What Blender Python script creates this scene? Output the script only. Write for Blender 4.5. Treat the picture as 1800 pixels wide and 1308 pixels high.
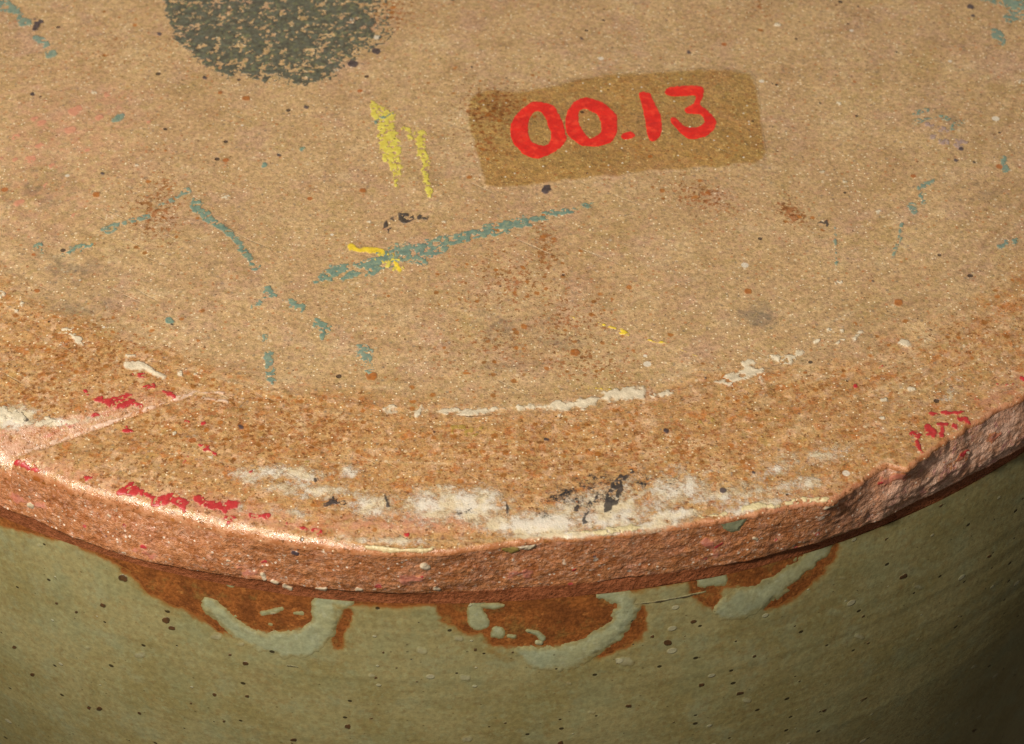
import bpy, math, random
import numpy as np
from mathutils import Matrix, Vector

for o in list(bpy.data.objects):
    bpy.data.objects.remove(o)
S = bpy.context.scene
COL = S.collection
MM = 0.001
R0 = 60.0                 # radius of the base, millimetres
HP = 104.0                # height of the base above the table, millimetres

# ------------------------------------------------------------------ camera
ELEV, ROLL, DIST, CX, CY = 0.766694, 0.007362, 2.483353 * R0, 0.070461 * R0, -0.748159 * R0
IW, IH, FPX = 1800.0, 1308.0, 4059.64
fw = np.array([0, math.cos(ELEV), -math.sin(ELEV)])
cpos = np.array([CX, CY, 0.0]) - DIST * fw
_r = np.array([1.0, 0, 0]); _u = np.cross(_r, fw)
cr = math.cos(ROLL) * _r + math.sin(ROLL) * _u
cu = -math.sin(ROLL) * _r + math.cos(ROLL) * _u
cam = bpy.data.cameras.new("camera")
camo = bpy.data.objects.new("camera", cam)
COL.objects.link(camo)
cam.sensor_width = 36.0
cam.lens = 36.0 * FPX / IW
cam.clip_start = 0.005
cam.clip_end = 20.0
camo.matrix_world = Matrix([[cr[0], cu[0], -fw[0], cpos[0] * MM],
                            [cr[1], cu[1], -fw[1], cpos[1] * MM],
                            [cr[2], cu[2], -fw[2], (cpos[2] + HP) * MM],
                            [0, 0, 0, 1]])
cam.dof.use_dof = True
cam.dof.focus_distance = 2.46 * R0 * MM
cam.dof.aperture_fstop = 110.0
S.camera = camo

# ------------------------------------------------------------------ light
W = bpy.data.worlds.new("World"); S.world = W
W.use_nodes = True
bg = W.node_tree.nodes["Background"]
bg.inputs[0].default_value = (1.0, 0.95, 0.88, 1)
bg.inputs[1].default_value = 0.20
LAZ, LEL, LD = math.radians(-38), math.radians(45), 0.36
la = bpy.data.lights.new("photo_lamp", 'SPOT')        # lamp left of the camera; soft cone edge added to darken the lower wall
la.shadow_soft_size = 0.018; la.energy = 7.9
la.spot_size = math.radians(24.6); la.spot_blend = 0.72
la.color = (1.0, 0.95, 0.87)
lo = bpy.data.objects.new("photo_lamp", la); COL.objects.link(lo)
tgt = Vector((0 * MM, -20 * MM, HP * MM))
ldir = Vector((math.sin(LAZ) * math.cos(LEL), -math.cos(LAZ) * math.cos(LEL), math.sin(LEL)))
lo.location = tgt + ldir * LD
lo.rotation_euler = (-ldir).to_track_quat('-Z', 'Y').to_euler()

S.render.engine = 'CYCLES'
S.view_settings.view_transform = 'Standard'
S.view_settings.look = 'None'
S.view_settings.exposure = 0.0
S.view_settings.gamma = 1.0
S.render.resolution_x, S.render.resolution_y = 1024, 744

# ------------------------------------------------------------------ noise
def _hash(ix, iy, iz, seed):
    with np.errstate(over='ignore'):
        h = (ix.astype(np.uint32) * np.uint32(374761393) + iy.astype(np.uint32) * np.uint32(668265263)
             + iz.astype(np.uint32) * np.uint32(2147483647 - 58) + np.uint32((seed * 974711) & 0xffffffff))
        h = (h ^ (h >> np.uint32(13))) * np.uint32(1274126177)
        h = h ^ (h >> np.uint32(16))
        h = h * np.uint32(2246822519); h = h ^ (h >> np.uint32(15))
    return h.astype(np.float64) / 4294967295.0 * 2 - 1

def vnoise(x, y, z=None, seed=0):
    fx, fy = np.floor(x), np.floor(y)
    tx, ty = x - fx, y - fy
    tx = tx * tx * tx * (tx * (tx * 6 - 15) + 10); ty = ty * ty * ty * (ty * (ty * 6 - 15) + 10)
    ix, iy = fx.astype(np.int64), fy.astype(np.int64)
    def sl(iz):
        a = _hash(ix, iy, iz, seed); b = _hash(ix + 1, iy, iz, seed)
        c = _hash(ix, iy + 1, iz, seed); d = _hash(ix + 1, iy + 1, iz, seed)
        return (a + (b - a) * tx) * (1 - ty) + (c + (d - c) * tx) * ty
    if z is None:
        return sl(np.zeros_like(ix))
    fz = np.floor(z); tz = z - fz; tz = tz * tz * (3 - 2 * tz)
    iz = fz.astype(np.int64)
    return sl(iz) * (1 - tz) + sl(iz + 1) * tz

def fbm(x, y, z=None, oct=3, seed=0, gain=0.5):
    s, a, t = 0, 1.0, 0
    for i in range(oct):
        k = 2.03 ** i
        s = s + a * vnoise(x * k + 11.3 * i, y * k - 7.1 * i, None if z is None else z * k, seed + i)
        t += a; a *= gain
    return s / t

def sstep(a, b, x):
    t = np.clip((x - a) / (b - a), 0, 1)
    return t * t * (3 - 2 * t)

# ------------------------------------------------------------------ tracing from the photograph onto the pot
def proj(P):
    v = P - cpos
    z = v @ fw
    return np.stack([IW / 2 + FPX * (v @ cr) / z, IH / 2 - FPX * (v @ cu) / z], -1)

def ray(px):
    px = np.atleast_2d(np.asarray(px, float))
    return fw + ((px[:, :1] - IW / 2) / FPX) * cr - ((px[:, 1:] - IH / 2) / FPX) * cu

def on_plane(px, z=0.0):
    d = ray(px)
    t = (z - cpos[2]) / d[:, 2]
    return cpos + t[:, None] * d

def theta_r(P):
    return np.degrees(np.arctan2(P[:, 0], -P[:, 1])), np.hypot(P[:, 0], P[:, 1])

EDGE = [(18,809),(70,832),(122,854),(199,874),(260,893),(324,908),(440,936),(520,950),(600,961),(660,970),(733,973),(787,971),(850,962),(933,952),
        (1000,948),(1100,940),(1160,931),(1200,925),(1245,918),(1270,914),(1327,904),(1380,892),(1420,886),(1466,884),(1476,874),(1500,858),(1517,848),(1529,838),(1545,829),
        (1562,820),(1575,823),(1596,826),(1610,817),(1622,808),(1637,799),(1650,786),(1668,775),(1685,764),(1703,751),(1730,736),(1758,720),(1797,701)]
LOWE = [(0,889),(60,912),(100,932),(160,957),(233,982),(350,1004),(467,1021),(600,1038),(700,1042),(800,1040),(933,1032),(1100,1016),(1200,1002),(1300,987),
        (1367,972),(1450,950),(1533,920),(1617,880),(1700,838),(1800,786)]
ZL = -0.0720611 * R0
te, re_ = theta_r(on_plane(EDGE, 0.0))
tl, rl = theta_r(on_plane(LOWE, ZL))
ie = np.argsort(te); il = np.argsort(tl)
te, re_, tl, rl = te[ie], re_[ie], tl[il], rl[il]

def Redge(th):
    r = np.interp(th, np.r_[te[0] - 12, te, te[-1] + 12], np.r_[R0, re_, R0])
    jag = fbm(th * 1.3, th * 0 + 3.3, oct=4, seed=91)
    amp = 0.10 + 0.10 * sstep(20, 30, th) * (1 - sstep(60, 75, th)) + 0.05 * sstep(0, 8, th)
    return r + jag * amp

def Rlow(th):
    r = np.interp(th, np.r_[tl[0] - 12, tl, tl[-1] + 12], np.r_[R0, rl, R0])
    return r + 0.10 * fbm(th * 1.1, th * 0 + 8.3, oct=3, seed=57)

_sx = np.arange(-180.0, 180.5, 0.5)
_sk = np.exp(-(np.arange(-24, 24.5, 0.5) / 9.0) ** 2); _sk /= _sk.sum()
_sy = np.convolve(np.pad(np.interp(_sx, np.r_[tl[0] - 12, tl, tl[-1] + 12], np.r_[R0, rl, R0]), 48, mode='edge'), _sk, mode='valid')
def Rsmooth(th):                         # the wall is thrown true; only the foot is chipped
    return np.interp((np.asarray(th) + 180) % 360 - 180, _sx, np.minimum(_sy, R0))

def edge_round(th):                      # softness of the arris, mm
    return 0.85 - 0.52 * sstep(-12, 2, th) + 0.5 * sstep(60, 80, th)

def dist_seg(q, a, b):
    ab = np.asarray(b, float) - a
    t = np.clip(((q - a) @ ab) / max(ab @ ab, 1e-9), 0, 1)
    return np.hypot(*(q - a - t[..., None] * ab).T).T, t

GA, GB = np.array([-90.0, 842.0]), np.array([335.0, 692.0])
def groove(q):                           # wedge shaped nick running in from the rim, left
    ab = GB - GA; L = np.hypot(*ab); u = ab / L; n = np.array([u[1], -u[0]])   # n points up-left in the picture
    s = (q - GA) @ u / L; dn = (q - GA) @ n
    wid = 62 * (1 - s) + 4
    dep = 1.6 * np.clip(1 - s, 0, 1) ** 0.8
    prof = np.where(dn >= 0, np.clip(1 - dn / np.maximum(wid, 1), 0, 1), np.clip(1 + dn / 5.0, 0, 1))
    ridge = 0.13 * np.exp(-((dn + 9) / 6.0) ** 2) * (s < 1.02) * np.clip(1.1 - s, 0, 1)
    return -dep * prof * (s < 1) * (s > -.6) + ridge

RING = 0.811 * R0
def Hbase(x, y, fine=True):
    th = np.degrees(np.arctan2(x, -y)); r = np.hypot(x, y)
    z = 0.13 * fbm(x / 9, y / 9, oct=3, seed=3) + 0.035 * fbm(x / 1.3, y / 1.3, oct=3, seed=9)
    z = z + 0.05 * fbm(r / 0.9, th / 40, oct=2, seed=21) * sstep(0.55 * R0, 0.8 * R0, r)      # throwing rings
    rr = r - RING - 0.5 * fbm(th / 9, th * 0, oct=2, seed=5)
    z = z + (-0.10 * np.exp(-(rr / 0.35) ** 2) + 0.06 * sstep(-1.2, 0.2, rr)) * sstep(-24, -8, th)
    q = proj(np.stack([x, y, np.zeros_like(x)], -1))
    z = z + groove(q)
    rho = edge_round(th)
    u = np.clip(Redge(th) - r, 0, None)
    k = np.clip(rho - u, 0, rho)
    z = z - (rho - np.sqrt(np.maximum(rho * rho - k * k, 0)))
    return z

def Rwall(th, z):
    d = np.clip(ZL - 1.2 - z, 0, None)
    dd = np.minimum(d, 22.0)
    prof = 0.17 * dd - 0.0055 * dd * dd - 0.072 * np.clip(d - 22.0, 0, None)
    base = Rsmooth(th) - 0.13
    return base + prof + 0.05 * fbm(th / 25, z / 6, oct=2, seed=33) + 0.02 * fbm(th / 60, z / 0.9, oct=2, seed=35)

# ------------------------------------------------------------------ mesh helper
ROOT = bpy.data.objects.new("stoneware_pot", None)
COL.objects.link(ROOT)
ROOT["label"] = "upturned grey-green glazed stoneware pot with a red number on its tan unglazed base"
ROOT["category"] = "pot"
ROOT.empty_display_size = 0.02

def mesh_obj(name, V, F, mat, parent=ROOT, attrs=None, label=None, smooth=True, stuff=False):
    V = np.asarray(V, np.float32) * MM
    F = np.asarray(F, np.int32)
    me = bpy.data.meshes.new(name)
    me.vertices.add(len(V)); me.vertices.foreach_set("co", V.ravel())
    n, k = F.shape
    me.loops.add(n * k); me.loops.foreach_set("vertex_index", F.ravel())
    me.polygons.add(n)
    me.polygons.foreach_set("loop_start", np.arange(0, n * k, k, dtype=np.int32))
    me.polygons.foreach_set("loop_total", np.full(n, k, np.int32))
    me.update(calc_edges=True)
    me.polygons.foreach_set("use_smooth", np.full(n, smooth))
    for an, av in (attrs or {}).items():
        a = me.attributes.new(an, 'FLOAT', 'POINT')
        a.data.foreach_set("value", np.asarray(av, np.float32))
    me.materials.append(mat)
    me.validate()
    o = bpy.data.objects.new(name, me)
    COL.objects.link(o)
    if parent is not None:
        o.parent = parent
        o.location = (0, 0, HP * MM) if parent is ROOT else (0, 0, 0)
    if label: o["label"] = label
    if stuff: o["kind"] = "stuff"
    return o

def grid_faces(nr, nc, flip=False):
    i = np.arange(nr - 1)[:, None] * nc + np.arange(nc - 1)[None]
    i = i.ravel()
    f = np.stack([i, i + 1, i + nc + 1, i + nc], 1)
    return f[:, ::-1] if flip else f

# ------------------------------------------------------------------ materials
def lin(r, g, b):
    f = lambda c: (c / 255 / 12.92) if c / 255 <= 0.04045 else ((c / 255 + 0.055) / 1.055) ** 2.4
    return (f(r), f(g), f(b), 1.0)
def alb(r, g, b, k=0.85):
    c = lin(r, g, b); return (c[0] * k, c[1] * k, c[2] * k, 1.0)

class NT:
    def __init__(s, name, group=None):
        if group:
            s.t = bpy.data.node_groups.new(name, "ShaderNodeTree")
            for o_, ty in group: s.t.interface.new_socket(o_, in_out='OUTPUT', socket_type=ty)
            s.out = s.t.nodes.new("NodeGroupOutput")
            tc = s.t.nodes.new("ShaderNodeTexCoord")
            s.mm = s.vm('SCALE', tc.outputs['Object'], scale=1000.0)
            return
        s.m = bpy.data.materials.new(name); s.m.use_nodes = True
        s.t = s.m.node_tree; s.t.nodes.clear()
        s.out = s.t.nodes.new("ShaderNodeOutputMaterial")
        s.b = s.t.nodes.new("ShaderNodeBsdfPrincipled")
        s.t.links.new(s.b.outputs[0], s.out.inputs[0])
        tc = s.t.nodes.new("ShaderNodeTexCoord")
        s.mm = s.vm('SCALE', tc.outputs['Object'], scale=1000.0)
    def setin(s, sock, v):
        if isinstance(v, bpy.types.NodeSocket): s.t.links.new(v, sock)
        else: sock.default_value = v
    def vm(s, op, a, b=None, scale=None):
        n = s.t.nodes.new("ShaderNodeVectorMath"); n.operation = op
        s.setin(n.inputs[0], a)
        if b is not None: s.setin(n.inputs[1], b)
        if scale is not None: s.setin(n.inputs['Scale'], scale)
        return n.outputs[0]
    def math(s, op, a, b=0.0, c=None, clamp=False):
        n = s.t.nodes.new("ShaderNodeMath"); n.operation = op; n.use_clamp = clamp
        s.setin(n.inputs[0], a); s.setin(n.inputs[1], b)
        if c is not None: s.setin(n.inputs[2], c)
        return n.outputs[0]
    def noise(s, scale, detail=3, rough=0.5, vec=None, off=0.0, dist=0.0):
        n = s.t.nodes.new("ShaderNodeTexNoise"); n.noise_dimensions = '3D'
        v = vec if vec is not None else s.mm
        if off: v = s.vm('ADD', v, (off, off * 1.7, off * 0.6))
        s.setin(n.inputs['Vector'], v)
        n.inputs['Scale'].default_value = scale; n.inputs['Detail'].default_value = detail
        n.inputs['Roughness'].default_value = rough; n.inputs['Distortion'].default_value = dist
        return n.outputs[0]
    def voro(s, scale, off=0.0, rand=1.0, vec=None):
        n = s.t.nodes.new("ShaderNodeTexVoronoi")
        v = vec if vec is not None else s.mm
        if off: v = s.vm('ADD', v, (off, off * 1.3, off * 0.7))
        s.setin(n.inputs['Vector'], v); n.inputs['Scale'].default_value = scale
        n.inputs['Randomness'].default_value = rand
        sep = s.t.nodes.new("ShaderNodeSeparateColor"); s.t.links.new(n.outputs['Color'], sep.inputs[0])
        return n.outputs['Distance'], sep.outputs[0], sep.outputs[1]
    def ss(s, a, b, x, lo=0.0, hi=1.0):
        n = s.t.nodes.new("ShaderNodeMapRange"); n.interpolation_type = 'SMOOTHSTEP'
        s.setin(n.inputs['Value'], x); s.setin(n.inputs['From Min'], a); s.setin(n.inputs['From Max'], b)
        n.inputs['To Min'].default_value = lo; n.inputs['To Max'].default_value = hi
        return n.outputs[0]
    def mix(s, f, a, b, blend='MIX'):
        n = s.t.nodes.new("ShaderNodeMix"); n.data_type = 'RGBA'; n.blend_type = blend
        s.setin(n.inputs[0], f); s.setin(n.inputs[6], a); s.setin(n.inputs[7], b)
        return n.outputs[2]
    def gray(s, v):
        n = s.t.nodes.new("ShaderNodeCombineColor")
        for i in range(3): s.setin(n.inputs[i], v)
        return n.outputs[0]
    def attr(s, name):
        n = s.t.nodes.new("ShaderNodeAttribute"); n.attribute_name = name
        return n.outputs['Fac']
    def bump(s, h, dist, strength=1.0, normal=None):
        n = s.t.nodes.new("ShaderNodeBump"); s.setin(n.inputs['Strength'], strength)
        n.inputs['Distance'].default_value = dist
        s.setin(n.inputs['Height'], h)
        if normal is not None: s.setin(n.inputs['Normal'], normal)
        return n.outputs[0]
    def specks(s, scale, rad, keep, off):            # round specks of random size; returns 0..1 mask
        d, c1, c2 = s.voro(scale, off)
        rr = s.math('MULTIPLY', s.math('ADD', s.math('MULTIPLY', c2, 0.75), 0.25), rad)
        ins = s.ss(1.0, 0.75, s.math('DIVIDE', d, rr))
        return s.math('MULTIPLY', ins, s.math('LESS_THAN', c1, keep))
    def use(s, grp):
        n = s.t.nodes.new("ShaderNodeGroup"); n.node_tree = grp
        return n.outputs[0], n.outputs[1]
    def done(s, col, rough, normal, spec=0.5):
        s.setin(s.b.inputs['Base Color'], col); s.setin(s.b.inputs['Roughness'], rough)
        s.setin(s.b.inputs['Normal'], normal); s.b.inputs['Specular IOR Level'].default_value = spec
        return s.m

def clay_nodes(s, varnish=False):
    big = s.noise(0.14, 4, 0.6)
    mid = s.noise(0.9, 4, 0.6, off=3.0)
    gr = s.noise(3.2, 4, 0.7, off=9.0)
    fine = s.noise(9.0, 2, 0.6, off=5.0)
    col = s.mix(s.ss(0.35, 0.65, big), alb(188, 154, 109), alb(178, 143, 101))
    pinkb = s.noise(0.3, 3, 0.6, off=31.0)
    col = s.mix(s.math('MULTIPLY', s.ss(0.50, 0.72, pinkb), 0.6), col, alb(182, 143, 116))
    olive = s.noise(0.22, 3, 0.6, off=57.0)
    col = s.mix(s.math('MULTIPLY', s.ss(0.52, 0.75, olive), 0.5), col, alb(164, 135, 82))
    # outer ring of toasted clay
    ring = s.attr("ring")
    rn = s.ss(-0.28, 0.30, s.math('ADD', s.math('SUBTRACT', mid, 0.5), s.math('MULTIPLY', s.math('SUBTRACT', ring, 0.5), 1.1)))
    rcol = s.mix(s.ss(0.36, 0.62, s.noise(0.6, 5, 0.65, off=13.0)), alb(192, 146, 92), alb(178, 128, 74))
    rcol = s.mix(s.math('MULTIPLY', s.ss(0.55, 0.7, s.noise(0.8, 4, 0.6, off=44.0)), 0.6), rcol, alb(198, 154, 114))
    rcol = s.mix(s.math('MULTIPLY', s.ss(0.58, 0.72, s.noise(0.35, 4, 0.7, off=71.0)), 0.6), rcol, alb(172, 132, 56))
    rcol = s.mix(s.math('MULTIPLY', s.ss(0.53, 0.64, s.noise(1.5, 5, 0.7, off=91.0)), 0.75), rcol, alb(160, 100, 48))
    rcol = s.mix(s.math('MULTIPLY', s.ss(0.60, 0.70, s.noise(2.4, 5, 0.7, off=17.0)), 0.7), rcol, alb(124, 76, 36))
    rcol = s.mix(s.math('MULTIPLY', s.ss(0.54, 0.62, s.noise(0.9, 4, 0.6, off=191.0)), 0.9), rcol, alb(174, 100, 36))
    rcol = s.mix(s.math('MULTIPLY', s.ss(0.55, 0.63, s.noise(1.1, 4, 0.6, off=201.0)), 0.75), rcol, alb(212, 168, 128))
    rcol = s.mix(s.math('MULTIPLY', s.ss(0.58, 0.66, s.noise(1.6, 4, 0.62, off=211.0)), 0.85), rcol, alb(132, 84, 30))
    rn = s.math('MULTIPLY', rn, s.ss(0.02, 0.3, ring))
    col = s.mix(s.math('MULTIPLY', rn, 0.85), col, rcol)
    # mottling and turning marks left by the wheel
    sx = s.t.nodes.new("ShaderNodeSeparateXYZ"); s.t.links.new(s.mm, sx.inputs[0])
    px_, py_ = sx.outputs[0], sx.outputs[1]
    rad = s.math('SQRT', s.math('ADD', s.math('MULTIPLY', px_, px_), s.math('MULTIPLY', py_, py_)))
    pc = s.t.nodes.new("ShaderNodeCombineXYZ")
    s.setin(pc.inputs[0], s.math('MULTIPLY', s.math('ARCTAN2', px_, s.math('MULTIPLY', py_, -1.0)), 5.5)); s.setin(pc.inputs[1], s.math('MULTIPLY', rad, 1.7))
    tm = s.noise(1.0, 4, 0.65, vec=pc.outputs[0])
    tmk = s.math('MULTIPLY', s.ss(0.52, 0.70, tm), s.ss(30.0, 52.0, rad))
    col = s.mix(s.math('MULTIPLY', tmk, 0.45), col, alb(206, 176, 132))
    tmd = s.math('MULTIPLY', s.ss(0.48, 0.32, tm), s.ss(26.0, 52.0, rad))
    col = s.mix(s.math('MULTIPLY', tmd, 0.35), col, alb(140, 100, 60))
    mo = s.noise(0.42, 5, 0.7, off=101.0)
    col = s.mix(s.math('MULTIPLY', s.ss(0.52, 0.68, mo), 0.4), col, alb(156, 118, 76))
    col = s.mix(s.math('MULTIPLY', s.ss(0.46, 0.32, mo), 0.4), col, alb(206, 178, 134))
    # grain
    g = s.math('ADD', s.math('MULTIPLY', s.ss(0.30, 0.70, gr), 0.56), 0.74)
    g = s.math('MULTIPLY', g, s.math('ADD', s.math('MULTIPLY', fine, 0.9), 0.56))
    col = s.mix(1.0, col, s.gray(g), 'MULTIPLY')
    # coloured grog in the body
    d, c1, c2 = s.voro(2.6, 17.0)
    col = s.mix(s.math('MULTIPLY', s.ss(0.36, 0.2, d), s.math('MULTIPLY', s.math('GREATER_THAN', c1, 0.80), 0.55)), col, alb(176, 104, 52))
    col = s.mix(s.math('MULTIPLY', s.ss(0.36, 0.2, d), s.math('MULTIPLY', s.math('LESS_THAN', c1, 0.11), 0.55)), col, alb(228, 204, 166))
    col = s.mix(s.math('MULTIPLY', s.ss(0.36, 0.2, d), s.math('MULTIPLY', s.math('LESS_THAN', s.math('ABSOLUTE', s.math('SUBTRACT', c1, 0.5)), 0.06), 0.5)), col, alb(118, 106, 92))
    # highlight on the nick's flank, painted as pale lengthwise streaks
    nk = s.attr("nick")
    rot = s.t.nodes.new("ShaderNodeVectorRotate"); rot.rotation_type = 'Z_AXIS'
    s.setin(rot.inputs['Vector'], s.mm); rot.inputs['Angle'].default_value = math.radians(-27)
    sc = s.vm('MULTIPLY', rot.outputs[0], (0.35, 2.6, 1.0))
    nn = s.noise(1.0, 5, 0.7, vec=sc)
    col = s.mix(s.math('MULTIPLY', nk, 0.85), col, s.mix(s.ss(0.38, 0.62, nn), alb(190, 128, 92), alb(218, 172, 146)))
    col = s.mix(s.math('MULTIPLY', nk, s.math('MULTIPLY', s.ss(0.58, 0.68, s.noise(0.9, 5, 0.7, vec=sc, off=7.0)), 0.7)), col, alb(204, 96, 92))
    ch = s.noise(2.3, 4, 0.7, off=141.0)
    col = s.mix(s.math('MULTIPLY', s.ss(0.53, 0.66, ch), 0.45), col, alb(188, 142, 112))
    col = s.mix(s.math('MULTIPLY', s.ss(0.47, 0.34, ch), 0.42), col, alb(160, 136, 78))
    ch2 = s.noise(3.6, 4, 0.75, off=171.0)
    col = s.mix(s.math('MULTIPLY', s.ss(0.58, 0.68, ch2), 0.5), col, alb(122, 92, 60))
    col = s.mix(s.math('MULTIPLY', s.ss(0.42, 0.32, ch2), 0.45), col, alb(216, 188, 142))
    lp = s.attr("lip")
    col = s.mix(s.math('MULTIPLY', lp, 0.9), col, s.mix(s.ss(0.4, 0.6, s.noise(1.6, 4, 0.7, off=221.0)), alb(172, 104, 60), alb(202, 140, 98)))
    # glints painted as tiny bright quartz specks; some dark grains too
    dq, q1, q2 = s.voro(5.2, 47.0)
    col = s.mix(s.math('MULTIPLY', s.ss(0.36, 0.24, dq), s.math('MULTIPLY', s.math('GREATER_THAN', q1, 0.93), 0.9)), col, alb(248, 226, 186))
    col = s.mix(s.math('MULTIPLY', s.ss(0.34, 0.22, dq), s.math('MULTIPLY', s.math('LESS_THAN', q1, 0.12), 0.6)), col, alb(100, 78, 58))
    # pink tint
    pk = s.attr("pink")
    col = s.mix(s.math('MULTIPLY', s.ss(0.45, 0.75, s.math('ADD', s.noise(1.3, 4, 0.6, off=23.0), s.math('MULTIPLY', pk, 0.22))), s.math('MULTIPLY', pk, 0.8)), col, alb(204, 138, 112))
    # rust: clusters and specks
    rust = s.attr("rust")
    rsum = s.math('ADD', s.noise(2.6, 4, 0.7, off=2.0), s.math('MULTIPLY', rust, 0.17))
    rm = s.ss(0.64, 0.73, rsum)
    rcl = s.mix(s.ss(0.4, 0.6, s.noise(0.9, 2, 0.5, off=66.0)), alb(140, 88, 38), alb(160, 98, 54))
    col = s.mix(s.math('MULTIPLY', rm, 0.85), col, rcl)
    dg, g1, g2 = s.voro(1.55, 117.0)
    rg = s.math('MULTIPLY', s.ss(1.0, 0.5, s.math('DIVIDE', s.math('ADD', dg, s.math('MULTIPLY', s.math('SUBTRACT', gr, 0.5), 0.5)), s.math('ADD', 0.12, s.math('MULTIPLY', g2, 0.34)))), s.math('LESS_THAN', g1, s.math('MULTIPLY', rust, 0.72)))
    col = s.mix(s.math('MULTIPLY', rg, 0.85), col, s.mix(s.ss(0.4, 0.6, s.noise(0.8, 2, 0.5, off=27.0)), alb(140, 86, 28), alb(172, 104, 40)))
    rm2 = s.ss(0.66, 0.74, s.math('ADD', s.noise(3.4, 3, 0.6, off=87.0), s.math('MULTIPLY', s.math('MAXIMUM', rust, s.math('MULTIPLY', ring, 0.75)), 0.10)))
    col = s.mix(s.math('MULTIPLY', rm2, 0.8), col, alb(112, 66, 24))
    # grey smudges
    dk = s.attr("smudge")
    dkm = s.ss(0.55, 0.85, s.math('ADD', s.math('MULTIPLY', dk, 0.55), s.noise(1.5, 5, 0.7, off=39.0)))
    col = s.mix(s.math('MULTIPLY', dkm, s.math('MULTIPLY', dk, 0.9)), col, alb(92, 86, 76))
    # pale limey deposit
    wh = s.attr("chalk")
    wnz = s.math('ADD', s.math('MULTIPLY', s.noise(0.5, 4, 0.65, off=15.0), 0.45), s.math('MULTIPLY', s.noise(2.0, 7, 0.8, off=35.0), 0.62))
    wn = s.math('ADD', wnz, s.math('MULTIPLY', s.math('SUBTRACT', wh, 0.68), 0.38))
    wm = s.math('MULTIPLY', s.ss(0.465, 0.63, wn), s.ss(0.05, 0.4, wh))
    wcol = s.mix(s.ss(0.4, 0.6, s.noise(0.7, 4, 0.6, off=95.0)), alb(230, 222, 204), alb(222, 206, 170))
    wcol = s.mix(s.math('MULTIPLY', s.ss(0.54, 0.68, s.noise(1.6, 5, 0.7, off=5.0)), 0.4), wcol, alb(184, 174, 154))
    col = s.mix(s.math('MULTIPLY', wm, 0.78), col, wcol)
    # ink-black stain
    bk = s.attr("ink")
    bm_ = s.ss(0.72, 0.90, s.math('ADD', s.math('MULTIPLY', bk, 0.50), s.math('MULTIPLY', s.noise(2.2, 7, 0.8, off=51.0), 1.05)))
    col = s.mix(s.math('MULTIPLY', bm_, s.ss(0.02, 0.2, bk)), col, alb(46, 42, 42))
    # specks everywhere
    sp = s.specks(0.50, 0.11, 0.42, 7.0)
    col = s.mix(s.math('MULTIPLY', sp, 0.85), col, alb(52, 38, 34))
    sp2 = s.specks(1.0, 0.11, 0.34, 29.0)
    col = s.mix(s.math('MULTIPLY', sp2, 0.75), col, alb(98, 62, 34))
    sp5 = s.specks(2.1, 0.17, 0.22, 129.0)
    col = s.mix(s.math('MULTIPLY', sp5, 0.7), col, alb(84, 58, 38))
    rs = s.t.nodes.new("ShaderNodeVectorRotate"); rs.rotation_type = 'Z_AXIS'
    s.setin(rs.inputs['Vector'], s.mm); rs.inputs['Angle'].default_value = math.radians(34)
    scr = s.noise(1.0, 3, 0.6, vec=s.vm('MULTIPLY', rs.outputs[0], (0.16, 3.6, 1.0)), dist=0.3)
    scm = s.math('MULTIPLY', s.ss(0.66, 0.72, scr), s.ss(0.46, 0.56, s.noise(0.12, 2, 0.5, off=77.0)))
    col = s.mix(s.math('MULTIPLY', scm, 0.4), col, alb(216, 192, 152))
    sp3 = s.specks(0.42, 0.16, 0.22, 61.0)
    col = s.mix(s.math('MULTIPLY', sp3, 0.7), col, alb(222, 212, 192))
    sp4 = s.specks(0.33, 0.13, 0.25, 83.0)
    col = s.mix(s.math('MULTIPLY', sp4, 0.8), col, alb(164, 88, 30))
    h = s.math('ADD', s.math('MULTIPLY', gr, 0.7), s.math('ADD', s.math('MULTIPLY', fine, 0.45), s.math('MULTIPLY', mid, 0.6)))
    h = s.math('SUBTRACT', h, s.math('ADD', s.math('MULTIPLY', sp, 0.8), s.math('MULTIPLY', scm, 0.4)))
    h = s.math('ADD', h, s.math('MULTIPLY', wm, 0.35))
    return col, h, gr

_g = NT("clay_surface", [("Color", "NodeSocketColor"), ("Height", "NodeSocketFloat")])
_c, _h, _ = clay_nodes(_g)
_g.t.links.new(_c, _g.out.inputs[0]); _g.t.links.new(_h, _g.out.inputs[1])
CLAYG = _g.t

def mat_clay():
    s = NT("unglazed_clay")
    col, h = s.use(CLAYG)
    gl = s.attr("sheen")                                           # rubbed, shiny arris
    rough = s.math('SUBTRACT', s.ss(0.35, 0.65, s.noise(4.0, 2, 0.5, off=77.0), 0.48, 0.26), s.math('MULTIPLY', gl, 0.09))
    nb = s.bump(h, 0.00010, s.math('SUBTRACT', 0.9, s.math('MULTIPLY', gl, 0.25)))
    s.setin(s.b.inputs['Specular Tint'], (1, 0.95, 0.88, 1))
    m = s.done(col, rough, nb, 0.5)
    s.setin(s.b.inputs['Specular IOR Level'], s.math('ADD', 0.45, s.math('MULTIPLY', gl, 0.5)))
    return m

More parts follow.
